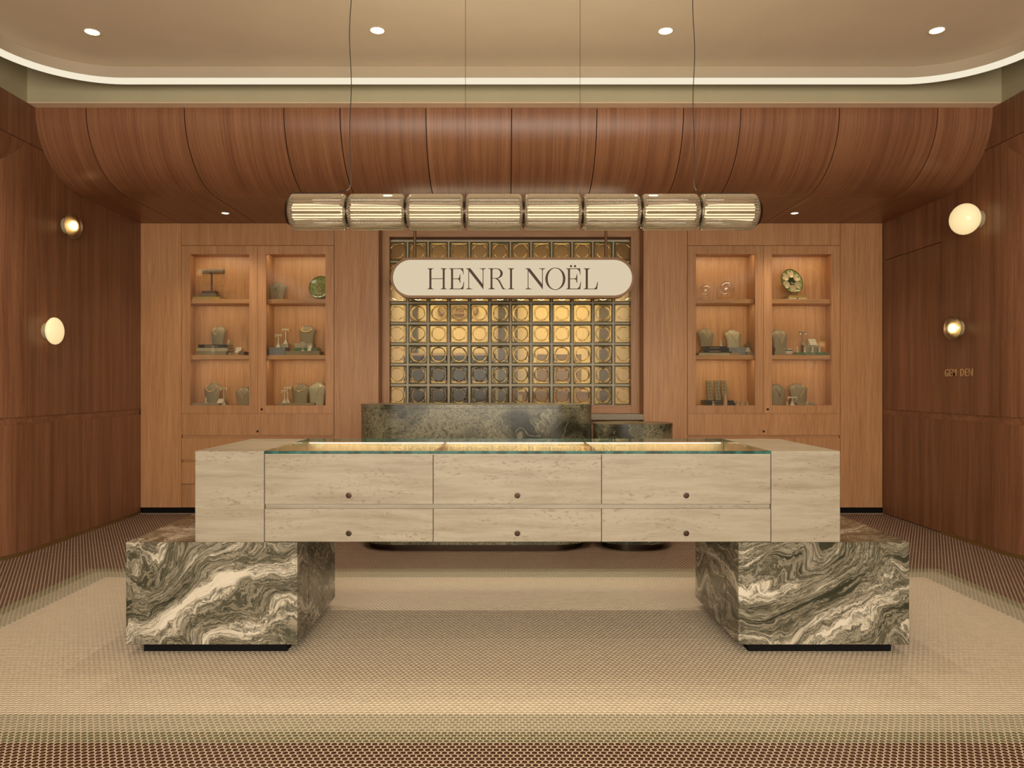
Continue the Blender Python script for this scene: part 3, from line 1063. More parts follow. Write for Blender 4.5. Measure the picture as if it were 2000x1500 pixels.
for (pa, pb, ta, tb, inner) in ((246, 580.5, 281.5, 561, 1), (1442.5, 1776, 1458.5, 1737, -1)):
    a, b = cx_(pa), cx_(pb)
    pl = part('plinth', MB().box(a, b, DC0, DC1, 0.047, CBZ - 0.0005), M['marble'], ct, bevel=0.0012)
    part('toe_kick', MB().box(a + 0.06, b - 0.06, DC0 + 0.045, DC1 - 0.05, 0.0, 0.047), M['black'], pl)
    xi = b if inner > 0 else a
    e = 0.0012 * inner
    xs = sorted((xi + e, xi - 0.0002 * inner))
    # hairline access panel in the inner side
    part('access_panel', MB().box(xs[0], xs[1], DC0 + 0.20, DC1 - 0.16, 0.12, 0.44), M['marble'], pl, bevel=0.0004)
    fr = MB()
    for q in ((DC0 + 0.197, DC0 + 0.20, 0.117, 0.443), (DC1 - 0.16, DC1 - 0.157, 0.117, 0.443), (DC0 + 0.197, DC1 - 0.157, 0.117, 0.12), (DC0 + 0.197, DC1 - 0.157, 0.44, 0.443)):
        xs2 = sorted((xi + 0.0008 * inner, xi - 0.0002 * inner))
        fr.box(xs2[0], xs2[1], *q)
    part('panel_joint', fr, M['gap'], pl)

# ------------------------------------------------------------------ RECEPTION DESKS
def capsule(x0, x1, y0, r, n=18, inset=0.0):
    r2 = r - inset
    pts = []
    for k in range(n + 1):
        a = -PI / 2 + PI * k / n
        pts.append((x1 - r + r2 * math.cos(a), y0 + r + r2 * math.sin(a)))
    for k in range(n + 1):
        a = PI / 2 + PI * k / n
        pts.append((x0 + r + r2 * math.cos(a), y0 + r + r2 * math.sin(a)))
    return pts


def desk(x0, x1, r, top, label):
    t = thing('reception_desk', label, 'desk', ((x0 + x1) / 2, 5.46 + r, 0), 0, 'green marble desks')
    part('body', MB().prism(capsule(x0, x1, 5.46, r, inset=0.002), 'z', 0.052, top - 0.026), M['greenmarble'], t, smooth=True)
    part('top', MB().prism(capsule(x0, x1, 5.46, r), 'z', top - 0.025, top), M['greenmarble'], t, smooth=True)
    part('toe_kick', MB().prism(capsule(x0, x1, 5.46, r, inset=0.065), 'z', 0.0, 0.052), M['bronze'], t, smooth=True)


desk(-1.100, 0.684, 0.30, 1.083, 'tall dark green marble reception desk with rounded ends')
desk(0.692, 1.297, 0.25, 0.938, 'low dark green marble desk at the right of the tall one')

# ------------------------------------------------------------------ PENDANT LAMP
PD, PZ = 3.77, 1.236 + (749 - 413.5) * 3.77 / 1450
pn = thing('pendant_lamp', 'linear pendant of eight ribbed glass cylinders above the counter', 'pendant lamp', (Xp(1022, PD), PD, PZ))
pitch = 113.9 * PD / 1450
px0 = Xp(566.5, PD)
SL = pitch - 0.012
RO, RI, NF = 0.0905, 0.0835, 40
K = NF * 4


def rib_ring(x, r, amp):
    out = []
    for i in range(K):
        a = 2 * PI * i / K
        rr = r - amp * (abs(math.cos(a * NF / 2)) ** 1.5)
        out.append((x, rr * math.cos(a), rr * math.sin(a)))
    return out


sg = MB()
ends = [(0.0, RO - 0.022, 0.0005), (0.004, RO - 0.010, 0.002), (0.012, RO - 0.001, 0.0045), (0.02, RO, 0.005), (SL - 0.02, RO, 0.005), (SL - 0.012, RO - 0.001, 0.0045), (SL - 0.004, RO - 0.010, 0.002), (SL, RO - 0.022, 0.0005)]
rings = [rib_ring(*e) for e in ends]
inn = [rib_ring(SL, RI - 0.008, 0), rib_ring(SL - 0.012, RI, 0), rib_ring(0.012, RI, 0), rib_ring(0.0, RI - 0.008, 0)]
allr = rings + inn
sg.loft(allr + [allr[0]], cap=False)
seg_me = sg.mesh('glass_cylinder', M['ribglass'], smooth=True)
tube_me = MB().lathe([(0.017, 0.012), (0.0205, 0.016), (0.0205, SL - 0.016), (0.017, SL - 0.012)], 20, 'x').mesh('led_tube', M['tube'], smooth=True)
disc_me = MB().lathe([(0.052, -0.015), (0.058, -0.012), (0.058, 0.003), (0.052, 0.006)], 32, 'x').mesh('connector', M['bronze'], smooth=True)
pm = Matrix.Translation(pn.location).inverted()
for i in range(8):
    xx = px0 + i * pitch + 0.006
    for nm, me in (('glass_cylinder', seg_me), ('led_tube', tube_me)):
        o = link(nm, me, pn, world=False)
        o.location = (xx - pn.location.x, 0, 0)
for i in range(1, 8):
    o = link('connector', disc_me, pn, world=False)
    o.location = (px0 + i * pitch - pn.location.x + 0.0045, 0, 0)
for i, s in ((0, -1), (8, 1)):
    o = link('end_cap', MB().lathe([(0.045, -0.012), (0.062, -0.008), (0.066, 0.0), (0.066, 0.008), (0.02, 0.010)], 36, 'x').mesh('end_cap', M['bronze'], smooth=True), pn, world=False)
    o.location = (px0 + i * pitch - pn.location.x - 0.002 * s * -1, 0, 0)
    o.rotation_euler = (0, 0, 0 if s < 0 else PI)
# suspension wires and wavy flex
for px in (909, 1133):
    x = Xp(px, PD)
    part('suspension_wire', MB().tube([(x, PD, PZ + 0.05), (x, PD, ZC)], 0.0011, 6), M['cord'], pn)
for px, sgn in ((684.5, -1), (1355, 1)):
    x = Xp(px, PD)
    xe = px0 if sgn < 0 else px0 + 8 * pitch
    path = []
    nseg = 40
    for k in range(nseg + 1):
        u = k / nseg
        z = ZC - u * (ZC - PZ - 0.16)
        path.append((x + 0.0065 * math.sin(u * 15 + sgn) * (1 - u * 0.6), PD, z))
    # bends over along the top of the end cylinder and into its cap
    end = Vector(path[-1])
    if sgn < 0:
        pts_ = [(x - 0.004, 0.125), (x - 0.03, 0.108), (x - 0.10, 0.098), (x - 0.20, 0.098), (x - 0.275, 0.10), (xe + 0.005, 0.088), (xe - 0.022, 0.045), (xe - 0.020, 0.010), (xe - 0.006, 0.0)]
    else:
        pts_ = [(x + 0.006, 0.125), (x + 0.02, 0.106), (x + 0.045, 0.096), (x + 0.12, 0.095), (x + 0.24, 0.097), (xe - 0.01, 0.085), (xe + 0.016, 0.050), (xe + 0.018, 0.012), (xe + 0.006, 0.0)]
    ctrl = [Vector((end.x, PD, end.z))] + [Vector((a, PD, PZ + b)) for a, b in pts_]
    for i in range(len(ctrl) - 1):
        p0, p1, p2, p3 = ctrl[max(i - 1, 0)], ctrl[i], ctrl[i + 1], ctrl[min(i + 2, len(ctrl) - 1)]
        for k in range(1, 6):
            u = k / 5
            path.append(tuple(0.5 * ((2 * p1) + (p2 - p0) * u + (2 * p0 - 5 * p1 + 4 * p2 - p3) * u * u + (3 * p1 - p0 - 3 * p2 + p3) * u ** 3)))
    part('flex', MB().tube(path, 0.0021, 6), M['cord'], pn)
light('AREA', 'pendant_glow', (Xp(1022, PD), PD, PZ - 0.10), 10, (1.0, 0.84, 0.60), (0, 0, 0), shape='RECTANGLE', size=2.3, size_y=0.18)
light('AREA', 'pendant_uplight', (Xp(1022, PD), PD, PZ + 0.11), 6.5, (1.0, 0.84, 0.60), (PI, 0, 0), shape='RECTANGLE', size=2.3, size_y=0.18)

# ------------------------------------------------------------------ HANGING SIGN
SDP = 6.75
s_ = SDP / 1450
sn = thing('hanging_sign', 'backlit pill shaped sign reading HENRI NOEL hung before the glass blocks', 'sign', (Xp(1001, SDP), SDP, Zp(541.5, SDP)))
sw, sh = 476 * s_, 79 * s_
part('casing', MB().prism(stadium(sw, sh, 24), 'y', 0.0, 0.11), M['signrim'], sn, smooth=True, world=False)
# bronze rim standing proud round the lit face
o_s, i_s = stadium(sw, sh, 24), stadium(sw - 9.4 * s_, sh - 9.4 * s_, 24)
rm = MB()
rm.loft([[(p[0], 0.002, p[1]) for p in o_s], [(p[0], -0.010, p[1]) for p in o_s], [(p[0], -0.010, p[1]) for p in i_s], [(p[0], 0.002, p[1]) for p in i_s]], cap=False)
part('rim', rm, M['signrim'], sn, smooth=True, world=False)
part('face', MB().prism(i_s, 'y', -0.004, 0.0), M['signface'], sn, world=False, label='glowing cream face')
for px in (809, 1185):
    part('hanger', MB().tube([(Xp(px, SDP) - sn.location.x, 0.055, sh / 2 - 0.01), (Xp(px, SDP) - sn.location.x, 0.055, ZS - sn.location.z)], 0.013, 10), M['signrim'], sn, world=False)


def lx(x, y):
    """letter drawing units (5.405 to the photograph's pixel) -> sign local metres"""
    return ((820 + x / 5.405 - 1001) * s_, -(500 + y / 5.405 - 541.5) * s_)


def letter(polys, dx=0, rings_=()):
    mb = MB()
    for i, p in enumerate(polys):
        mb.prism([lx(a + dx, b) for a, b in p], 'y', -0.0085 - 0.00002 * i, -0.004)
    for (outer, innr) in rings_:
        A = [lx(a + dx, b) for a, b in outer]
        B = [lx(a + dx, b) for a, b in innr]
        mb.loft([[(p[0], -0.004, p[1]) for p in A], [(p[0], -0.0085, p[1]) for p in A], [(p[0], -0.0085, p[1]) for p in B], [(p[0], -0.004, p[1]) for p in B]], cap=False)
    part('letter', mb, M['signink'], sn, world=False)


def stem(x0, x1, l=None, r=None):
    l = x0 - 21 if l is None else l
    r = x1 + 24 if r is None else r
    T, B = 126, 347
    return [[(l, T), (r, T), (r, T + 3), (x1 + 7, T + 7), (x1, T + 19), (x1, B - 19), (x1 + 7, B - 7), (r, B - 4), (r, B), (l, B), (l, B - 4), (x0 - 7, B - 7), (x0, B - 19), (x0, T + 19), (x0 - 7, T + 7), (l, T + 3)]]


letter(stem(101, 123, 80, 147) + stem(242, 263, 219, 286) + [[(122, 232), (243, 232), (243, 239), (122, 239)]])
Epoly = [[(330, 126), (352, 126), (352, 347), (330, 347)],
         [(308, 126), (332, 126), (332, 148), (323, 133), (308, 129)], [(308, 347), (332, 347), (332, 325), (323, 340), (308, 343)],
         [(351, 126), (458, 126), (464, 192), (460, 192), (452, 162), (438, 140), (420, 133), (351, 133)],
         [(351, 233), (400, 233), (414, 226), (423, 188), (428, 188), (428, 280), (423, 280), (414, 247), (400, 240), (351, 240)],
         [(351, 340), (428, 340), (450, 320), (464, 268), (469, 268), (460, 347), (351, 347)]]
letter(Epoly)
Npoly = [[(487, 126), (534, 126), (672, 302), (672, 350), (520, 156), (505, 136), (487, 129)],
         [(513, 140), (521, 150), (521, 326), (527, 338), (555, 343), (555, 347), (487, 347), (487, 343), (507, 338), (513, 326)],
         [(664, 147), (658, 135), (631, 129), (631, 126), (700, 126), (700, 129), (678, 135), (672, 147), (672, 320), (664, 320)]]
letter(Npoly)
Rb_o = [(766, 126)] + [(808 + 68 * math.sin(PI * k / 16), 180 - 54 * math.cos(PI * k / 16)) for k in range(17)] + [(766, 234)]
Rb_i = [(766, 132)] + [(806 + 44 * math.sin(PI * k / 16), 180 - 48 * math.cos(PI * k / 16)) for k in range(17)] + [(766, 228)]
letter(stem(746, 767, 721, 768) + [[(766, 328), (790, 343), (790, 347), (766, 347)]] +
       [[(800, 232), (822, 234), (842, 250), (884, 330), (896, 341), (912, 344), (912, 347), (873, 347), (836, 272), (822, 250), (800, 238)]], rings_=[(Rb_o, Rb_i)])
letter(stem(952, 974, 928, 998))
letter(Npoly, 626)
ell = lambda cx, cy, rx, ry, n=40: [(cx + rx * math.cos(2 * PI * k / n), cy + ry * math.sin(2 * PI * k / n)) for k in range(n)]
letter([], rings_=[(ell(1430, 236, 106, 118), ell(1430, 236, 80, 112))])
letter([[(a + 1233, b) for a, b in p] for p in Epoly] + [ell(1595, 103, 12, 12, 16), ell(1638, 103, 12, 12, 16)])
letter([[(1727, 126), (1798, 126), (1798, 129), (1780, 134), (1773, 146), (1773, 347), (1727, 347), (1727, 343), (1743, 338), (1750, 326), (1750, 146), (1743, 134), (1727, 129)],
        [(1772, 341), (1838, 341), (1860, 321), (1874, 268), (1880, 268), (1871, 347), (1772, 347)]])
light('AREA', 'sign_glow', (sn.location.x, SDP - 0.05, sn.location.z), 3, (1, 0.82, 0.55), (R(90), 0, PI), shape='RECTANGLE', size=2.0, size_y=0.3)

# ------------------------------------------------------------------ WALL SCONCES
def sconce(side, D, z, dia, thick, out, mat, label, base_r, tilt=0.0):
    X = XL if side < 0 else XR
    t = thing('wall_sconce', label, 'wall lamp', (X, D, z), 0, 'round wall sconces')
    s = -side
    part('wall_rose', MB().lathe([(base_r, 0.0), (base_r, s * (out - thick * 0.30))], 32, 'x'), M['linen'], t, smooth=True, world=False)
    prof = []
    n = 14
    for k in range(n + 1):
        a = -PI / 2 + PI * k / n
        prof.append((max(0.0015, dia / 2 * math.cos(a)), s * (thick / 2 * math.sin(a))))
    o = part('glass_shade', MB().lathe(prof, 36, 'x'), mat, t, smooth='all', world=False)
    o.location = (s * out, 0, 0)
    if mat is not M['opal']:
        part('bulb', MB().sphere((s * out * 0.9, 0, 0), 0.030, 14, 0.7, 1, 1), M['bulb'], t, smooth='all', world=False)
    return t


def sc_D(px, side):
    return (XL if side < 0 else XR) * 1450 / (px - 983)


D_ = sc_D(128, -1)
sconce(-1, D_, Zp(440, D_), 0.205, 0.095, 0.064, M['shade_rose'], 'rosy smoked glass wall sconce high on the left wall', 0.062)
D_ = sc_D(90, -1)
sconce(-1, D_, Zp(645.5, D_), 0.206, 0.085, 0.066, M['opal'], 'cream opal disc sconce lower on the left wall', 0.062)
D_ = sc_D(1914, 1)
sconce(1, D_, Zp(427, D_), 0.235, 0.20, 0.115, M['opal'], 'large egg shaped opal sconce high on the right wall', 0.066)
D_ = sc_D(1875, 1)
sconce(1, D_, Zp(640, D_), 0.197, 0.090, 0.060, M['shade_smoke'], 'smoky lustre glass sconce above the brass letters', 0.060)

# GEM DEN letters on the right wall, one mesh for each letter
gd = thing('wall_lettering', 'raised brass letters GEM DEN on the right wall', 'lettering', (XR, 5.90, 1.323))
text_letters(gd, 'GEM DEN', 0.086, 0.006, M['brassletter'], (R(90), 0, R(-90)), (-0.004, 0.0, 0), (0, -1, 0), 0.17, 0.84, 0.0004)

# ------------------------------------------------------------------ ITEMS IN THE CABINETS
DI = 7.25
BASE = {'top': (SH1, 583.0), 'mid': (SH2, 692.5), 'bot': (SH0, 791.0)}


def ix(px, D=DI):
    return Xp(px, D)


def iz(shelf, py):
    b = BASE[shelf]
    return b[0] + (b[1] - py) * 0.005


CACHE = {}


def cpart(name, key, fn, mat, parent, loc=(0, 0, 0), smooth=False, rot=None, bevel=0):
    if key not in CACHE:
        CACHE[key] = fn().mesh(name, mat, smooth, bevel)
    o = link(name, CACHE[key], parent, world=False)
    o.location = loc
    if rot:
        o.rotation_euler = rot
    return o


# bust: (height, half width, lean back, depth of the rounded front)
BS = [(0.0, 0.72, 0.000, 0.10), (0.28, 0.78, 0.02, 0.14), (0.50, 0.88, 0.05, 0.18), (0.66, 0.97, 0.08, 0.20), (0.75, 1.0, 0.10, 0.20), (0.81, 0.93, 0.12, 0.20), (0.87, 0.70, 0.15, 0.19), (0.92, 0.50, 0.17, 0.18), (0.96, 0.42, 0.18, 0.17), (1.0, 0.40, 0.18, 0.17)]


def bust_surface(u, v, w, hh):
    """front surface point for u in -1..1 (across), v in 0..1 (up)"""
    for a, b in zip(BS[:-1], BS[1:]):
        if a[0] <= v <= b[0] or b is BS[-1]:
            t = (v - a[0]) / (b[0] - a[0])
            hw, ly, dp = (a[i] + (b[i] - a[i]) * t for i in (1, 2, 3))
            break
    return Vector((u * hw * w / 2, (ly - dp * math.sqrt(max(0, 1 - u * u)) + 0.02) * hh, v * hh))


def bust_mesh(w, hh):
    rings = []
    n = 14
    for (v, hw, ly, dp) in BS:
        ring = []
        for k in range(n + 1):
            u = -math.cos(PI * k / n)
            ring.append((u * hw * w / 2, (ly - dp * math.sqrt(max(0, 1 - u * u)) + 0.02) * hh, v * hh))
        for k in range(n - 1, 0, -1):
            u = -math.cos(PI * k / n)
            ring.append((u * hw * w / 2, (ly + 0.035 * math.sqrt(max(0, 1 - u * u)) + 0.02 + 0.10 * (1 - v)) * hh, v * hh))
        rings.append(ring)
    return MB().loft(rings)


def bust(px, shelf, py_top, py_bot, wpx, rz, label, mat='kraft', neck=None, D=DI, nlabel=None):
    w, hh = wpx * 0.005, (py_bot - py_top) * 0.005
    z = iz(shelf, py_bot)
    me = bust_mesh(w, hh).mesh('necklace_bust', M[mat], smooth=True)
    o = link('necklace_bust', me)
    o.location = (ix(px, D), D, z)
    o.rotation_euler = (0, 0, R(rz))
    tag(o, label, 'necklace bust', 'necklace busts')
    if neck:
        depth, half, r, m, beads = neck
        mb = MB()
        path = []
        n = 24
        for k in range(n + 1):
            t = -1 + 2 * k / n
            v = 0.90 - depth * (1 - abs(t) ** (2.2 if beads != 'v' else 1.15))
            u = t * half * (1.0 if abs(t) < 0.8 else 1.0 - (abs(t) - 0.8) * 0.6)
            hwv = 1.0
            p = bust_surface(max(-0.98, min(0.98, u)), v, w, hh)
            path.append(p + Vector((0, -r * 1.2, 0)))
        r *= 1.7
        mb.tube(path, r, 5)
        low = path[n // 2]
        if beads == 'links':
            for k in range(3, n - 2, 2):
                mb.sphere(path[k], r * 2.6, 6, 1.5, 0.7, 0.8)
        else:
            mb.sphere(low + Vector((0, -0.002, -0.007)), 0.0062, 8, 0.8, 0.5, 1.1)
        nk = part('necklace', mb, M[m], None)
        nk.location = o.location
        nk.rotation_euler = o.rotation_euler
        tag(nk, nlabel, 'necklace', 'necklaces on busts')
    return o


def box_(pxa, pxb, shelf, pya, pyb, mat, label, depth=0.10, D=DI, rz=0, name='gift_box', cat='box', lid=True):
    w, hh = (pxb - pxa) * 0.005, (pyb - pya) * 0.005
    t = thing(name, label, cat, (ix((pxa + pxb) / 2, D), D, iz(shelf, pyb)), R(rz), 'boxes in the cabinets')
    if lid and hh > 0.02:
        part('body', MB().box(-w / 2 + 0.001, w / 2 - 0.001, -depth / 2 + 0.001, depth / 2 - 0.001, 0, hh * 0.55), M[mat], t, world=False)
        part('lid', MB().box(-w / 2, w / 2, -depth / 2, depth / 2, hh * 0.55, hh), M[mat], t, world=False, bevel=0.001)
    else:
        part('body', MB().box(-w / 2, w / 2, -depth / 2, depth / 2, 0, hh), M[mat], t, world=False, bevel=0.001)
    return t


def book(pxa, pxb, shelf, pya, pyb, mat, label, depth=0.17, D=DI, rz=0, title=None, foil=True):
    w, hh = (pxb - pxa) * 0.005, (pyb - pya) * 0.005
    t = thing('book', label, 'book', (ix((pxa + pxb) / 2, D), D, iz(shelf, pyb)), R(rz), 'books in the cabinets')
    c = MB()
    b = 0.0028
    c.box(-w / 2, w / 2, -depth / 2, depth / 2, 0, b)
    c.box(-w / 2, w / 2, -depth / 2, depth / 2, hh - b, hh)
    c.box(-w / 2, w / 2, -depth / 2, -depth / 2 + b, b, hh - b)
    cv = part('cover', c, M[mat], t, world=False)
    part('pages', MB().box(-w / 2 + 0.003, w / 2 - 0.003, -depth / 2 + b, depth / 2 - 0.004, b, hh - b), M['paper'], t, world=False)
    if title:
        text_letters(t, title, hh * 0.95, 0.0006, M['booktan'], (R(90), 0, 0), (-w * 0.07, -depth / 2 - 0.0004, hh / 2), (1, 0, 0))
    elif foil:
        f = MB().box(-0.28 * w, 0.18 * w, -depth / 2 - 0.0004, -depth / 2, hh * 0.42, hh * 0.60)
        part('foil_print', f, M['booktan'] if mat != 'booktan' else M['bookdark'], cv, world=False)
    return t


def tstand(px, shelf, py_top, py_bot, wpx, label, mat='linen', D=DI, ear='gold'):
    w, hh = wpx * 0.005, (py_bot - py_top) * 0.005
    t = thing('earring_stand', label, 'earring stand', (ix(px, D), D, iz(shelf, py_bot)), 0, 'earring stands')
    part('foot', MB().loft([[(-0.022, -0.018, 0), (0.022, -0.018, 0), (0.022, 0.018, 0), (-0.022, 0.018, 0)], [(-0.016, -0.013, 0.012), (0.016, -0.013, 0.012), (0.016, 0.013, 0.012), (-0.016, 0.013, 0.012)], [(-0.005, -0.005, 0.04), (0.005, -0.005, 0.04), (0.005, 0.005, 0.04), (-0.005, 0.005, 0.04)]]), M[mat], t, world=False)
    part('post', MB().box(-0.0045, 0.0045, -0.0045, 0.0045, 0.038, hh - 0.012), M[mat], t, world=False)
    part('crossbar', MB().box(-w / 2, w / 2, -0.008, 0.008, hh - 0.014, hh), M[mat], t, world=False, bevel=0.001)
    for s in (-1, 1):
        part('earring', MB().sphere((s * (w / 2 - 0.008), -0.011, hh - 0.022), 0.0052, 8, 0.8, 0.6, 1.6).sphere((s * (w / 2 - 0.008), -0.011, hh - 0.009), 0.0035, 6), M[ear], t, world=False)
    return t


def cone(px, shelf, py_top, py_bot, label, D=DI, ring='gold', mat='linen'):
    hh = (py_bot - py_top) * 0.005
    t = thing('ring_cone', label, 'ring cone', (ix(px, D), D, iz(shelf, py_bot)), 0, 'ring cones')
    part('cone', MB().lathe([(0.017, 0), (0.017, 0.004), (0.0125, 0.0055), (0.0065, hh * 0.86), (0.003, hh)], 16), M[mat], t, world=False, smooth=True)
    a = [(0.0108 * math.cos(2 * PI * k / 14), 0.0108 * math.sin(2 * PI * k / 14), hh * 0.58) for k in range(15)]
    part('ring', MB().tube(a, 0.0017, 5, cap=False).sphere((0, -0.012, hh * 0.60), 0.0042, 6), M[ring], t, world=False)
    return t


def wedge(pxa, pxb, shelf, pya, pyb, mat, label, D=DI, rz=0, name='jewellery_card', lean=0.03):
    w, hh = (pxb - pxa) * 0.005, (pyb - pya) * 0.005
    o = part(name, MB().prism([(-0.02, 0), (0.03, 0), (0.012 + lean, hh), (0.004 + lean, hh)], 'x', -w / 2, w / 2), M[mat], None, bevel=0.0008)
    o.location = (ix((pxa + pxb) / 2, D), D, iz(shelf, pyb))
    o.rotation_euler = (0, 0, R(rz))
    tag(o, label, 'jewellery card', 'small jewellery cards')
    return o


LL = 'left cabinet'
# --- left cabinet, left door, top shelf
book(383, 435.5, 'top', 578, 583, 'bookyellow', 'mustard yellow book under the bracelet stand')
t = thing('bracelet_stand', 'taupe velvet bracelet bar hung with fine gold chains', 'bracelet stand', (ix(413.5), DI, iz('top', 578)))
part('base', MB().box(-0.10, 0.062, -0.05, 0.05, 0, 0.037), M['linen_dk'], t, world=False, bevel=0.002)
part('riser', MB().box(-0.084, 0.053, -0.04, 0.04, 0.037, 0.062), M['signink'], t, world=False, bevel=0.001)
part('post', MB().lathe([(0.009, 0.062), (0.009, 0.235)], 14), M['signink'], t, world=False, smooth=True)
part('bar', MB().lathe([(0.020, -0.121), (0.0235, -0.118), (0.0235, 0.118), (0.020, 0.121)], 20, 'x', (0.0, 0, 0.256)), M['linen_dk'], t, world=False, smooth=True)
ch = MB()
for k in range(16):
    x = -0.108 + 0.0145 * k
    if abs(x) < 0.012:
        continue
    L = 0.12 + 0.028 * ((k * 7) % 5) / 4
    for yy in (-0.0235, 0.0235):
        ch.tube([(x, yy, 0.256), (x + 0.002, yy * 0.6, 0.256 - L)], 0.0014, 4)
    ch.sphere((x + 0.002, -0.012, 0.256 - L), 0.0028, 5)
part('hanging_chains', ch, M['gold'], t, world=False, kind='stuff')
# --- left cabinet, left door, middle shelf
box_(392.3, 449, 'mid', 684.5, 692.5, 'kraft', 'grey linen box at the bottom of the book stack in the left cabinet', 0.2)
book(390, 450.5, 'mid', 678.3, 684.5, 'linen', 'cream book in the middle of the stack in the left cabinet')
book(394, 450, 'mid', 672, 678.3, 'bookdark', 'black book on top of the stack in the left cabinet', 0.16)
bust(424, 'mid', 635, 672, 35, -22, 'grey bust on the black book in the left cabinet', neck=(0.32, 0.62, 0.0011, 'gold', 'u'), nlabel='fine gold necklace on the bust above the black book, left cabinet')
cone(446.5, 'mid', 661, 672, 'slim ring cone at the right end of the black book, left cabinet', D=7.20)
book(450.8, 470, 'mid', 687.5, 692.5, 'booktan', 'small tan book beside the grey linen box, left cabinet', 0.13)
box_(470.5, 481, 'mid', 685, 692.5, 'linen_dk', 'small taupe box at the right end of the middle shelf, left door', 0.13)
wedge(459, 470, 'mid', 676.5, 687.5, 'white', 'ivory card propped on the small tan book, left cabinet')
# --- left cabinet, left door, bottom shelf
box_(383, 436, 'bot', 787, 791, 'kraft', 'low linen tray under the gold link necklace', 0.2, lid=False, name='display_tray', cat='tray')
bust(413, 'bot', 748, 787, 41, -20, 'grey bust with a gold link collar at bottom left', neck=(0.34, 0.80, 0.0016, 'gold', 'links'), D=7.27, nlabel='gold link collar on the bust at bottom left')
cone(402, 'bot', 775, 787, 'linen ring cone in front of the gold link collar', D=7.19)
tstand(437.5, 'bot', 757, 791, 14, 'pale earring stand right of the gold link collar', D=7.22)
wedge(424.5, 435.5, 'bot', 778.5, 787, 'white', 'small ivory card leaning by the gold link collar bust', D=7.20)
bust(476, 'bot', 756, 791, 38, -12, 'grey bust with a round pendant half hidden by the door stile', neck=(0.46, 0.6, 0.0009, 'gold', 'v'), D=7.24, nlabel='long gold necklace with round pendant beside the door stile')
# --- left cabinet, right door
bust(540, 'top', 548, 583, 38, -8, 'bare looking grey bust on the top shelf beside the green plate', neck=(0.3, 0.6, 0.0007, 'bronze', 'v'), nlabel='hair thin chain on the top shelf bust')


def plate(px, py, D, rad, label, style, tilt, rz):
    zc = 1.236 + (749 - py) * D / 1450
    t = thing('display_plate', label, 'plate', (Xp(px, D), D, zc), R(rz), 'decorative plates')
    t.rotation_euler = (R(-tilt), 0, R(rz))
    prof = [(0.002, 0.012), (rad * 0.55, 0.012), (rad * 0.95, -0.004), (rad, -0.008), (rad, -0.004), (rad * 0.6, 0.018), (0.002, 0.020)]
    part('dish', MB().lathe(prof, 44, 'y'), M['ceramic'], t, smooth=True, world=False)
    part('rim', MB().tube([(rad * math.cos(2 * PI * k / 44), -0.008, rad * math.sin(2 * PI * k / 44)) for k in range(45)], 0.0028, 6, cap=False), M['ceramic_dk'], t, smooth=True, world=False)
    if style == 'oyster':
        for k in range(6):
            a = PI / 6 + k * PI / 3
            c = Vector((math.cos(a), 0, math.sin(a))) * rad * 0.64
            rr = rad * 0.305
            mb = MB()
            ring0 = [(0.0, -0.001, 0.0)]
            rings = []
            for f, y in ((0.12, 0.004), (0.6, 0.001), (0.92, -0.004), (1.0, -0.003), (0.98, 0.006)):
                ring = []
                for i in range(18):
                    b = 2 * PI * i / 18
                    uu, vv = rr * f * math.cos(b) * 1.0, rr * f * math.sin(b) * 1.12
                    # long axis points to the centre
                    ring.append((c.x + uu * math.sin(a) + vv * math.cos(a), y, c.z - uu * math.cos(a) + vv * math.sin(a)))
                rings.append(ring)
            mb.loft(rings)
            part('shell_well', mb, M['shell'], t, smooth=True, world=False)
        part('centre_well', MB().lathe([(0.002, 0.003), (rad * 0.22, 0.001), (rad * 0.29, -0.005), (rad * 0.29, 0.01)], 26, 'y'), M['ceramic_dk'], t, smooth=True, world=False)
    else:
        for f in (0.50, 0.60):
            part('relief_ring', MB().tube([(rad * f * math.cos(2 * PI * k / 40), 0.010 - 0.012 * max(0, f - 0.55) * 4, rad * f * math.sin(2 * PI * k / 40)) for k in range(41)], 0.0022, 6, cap=False), M['shell'], t, smooth=True, world=False)
        lf = MB()
        for k in range(14):
            a = 2 * PI * k / 14
            p0 = Vector((math.cos(a), 0, math.sin(a)))
            lf.tube([p0 * rad * 0.66 + Vector((0, 0.003, 0)), p0 * rad * 0.88 + Vector((0, -0.005, 0))], 0.0028, 5)
        part('leaf_relief', lf, plain('pale_green_glaze', (0.26, 0.31, 0.12), 0.15), t, smooth=True, world=False)
        part('stem_relief', MB().tube([(-0.055, 0.002, 0.06), (-0.02, 0.008, 0.01), (0.0, 0.009, -0.02), (0.018, 0.008, -0.05)], 0.0026, 6).tube([(-0.07, 0.0, -0.035), (-0.03, 0.007, -0.03), (0.0, 0.009, -0.02), (0.03, 0.008, -0.012)], 0.0022, 6), M['coral'], t, smooth=True, world=False)
    return t


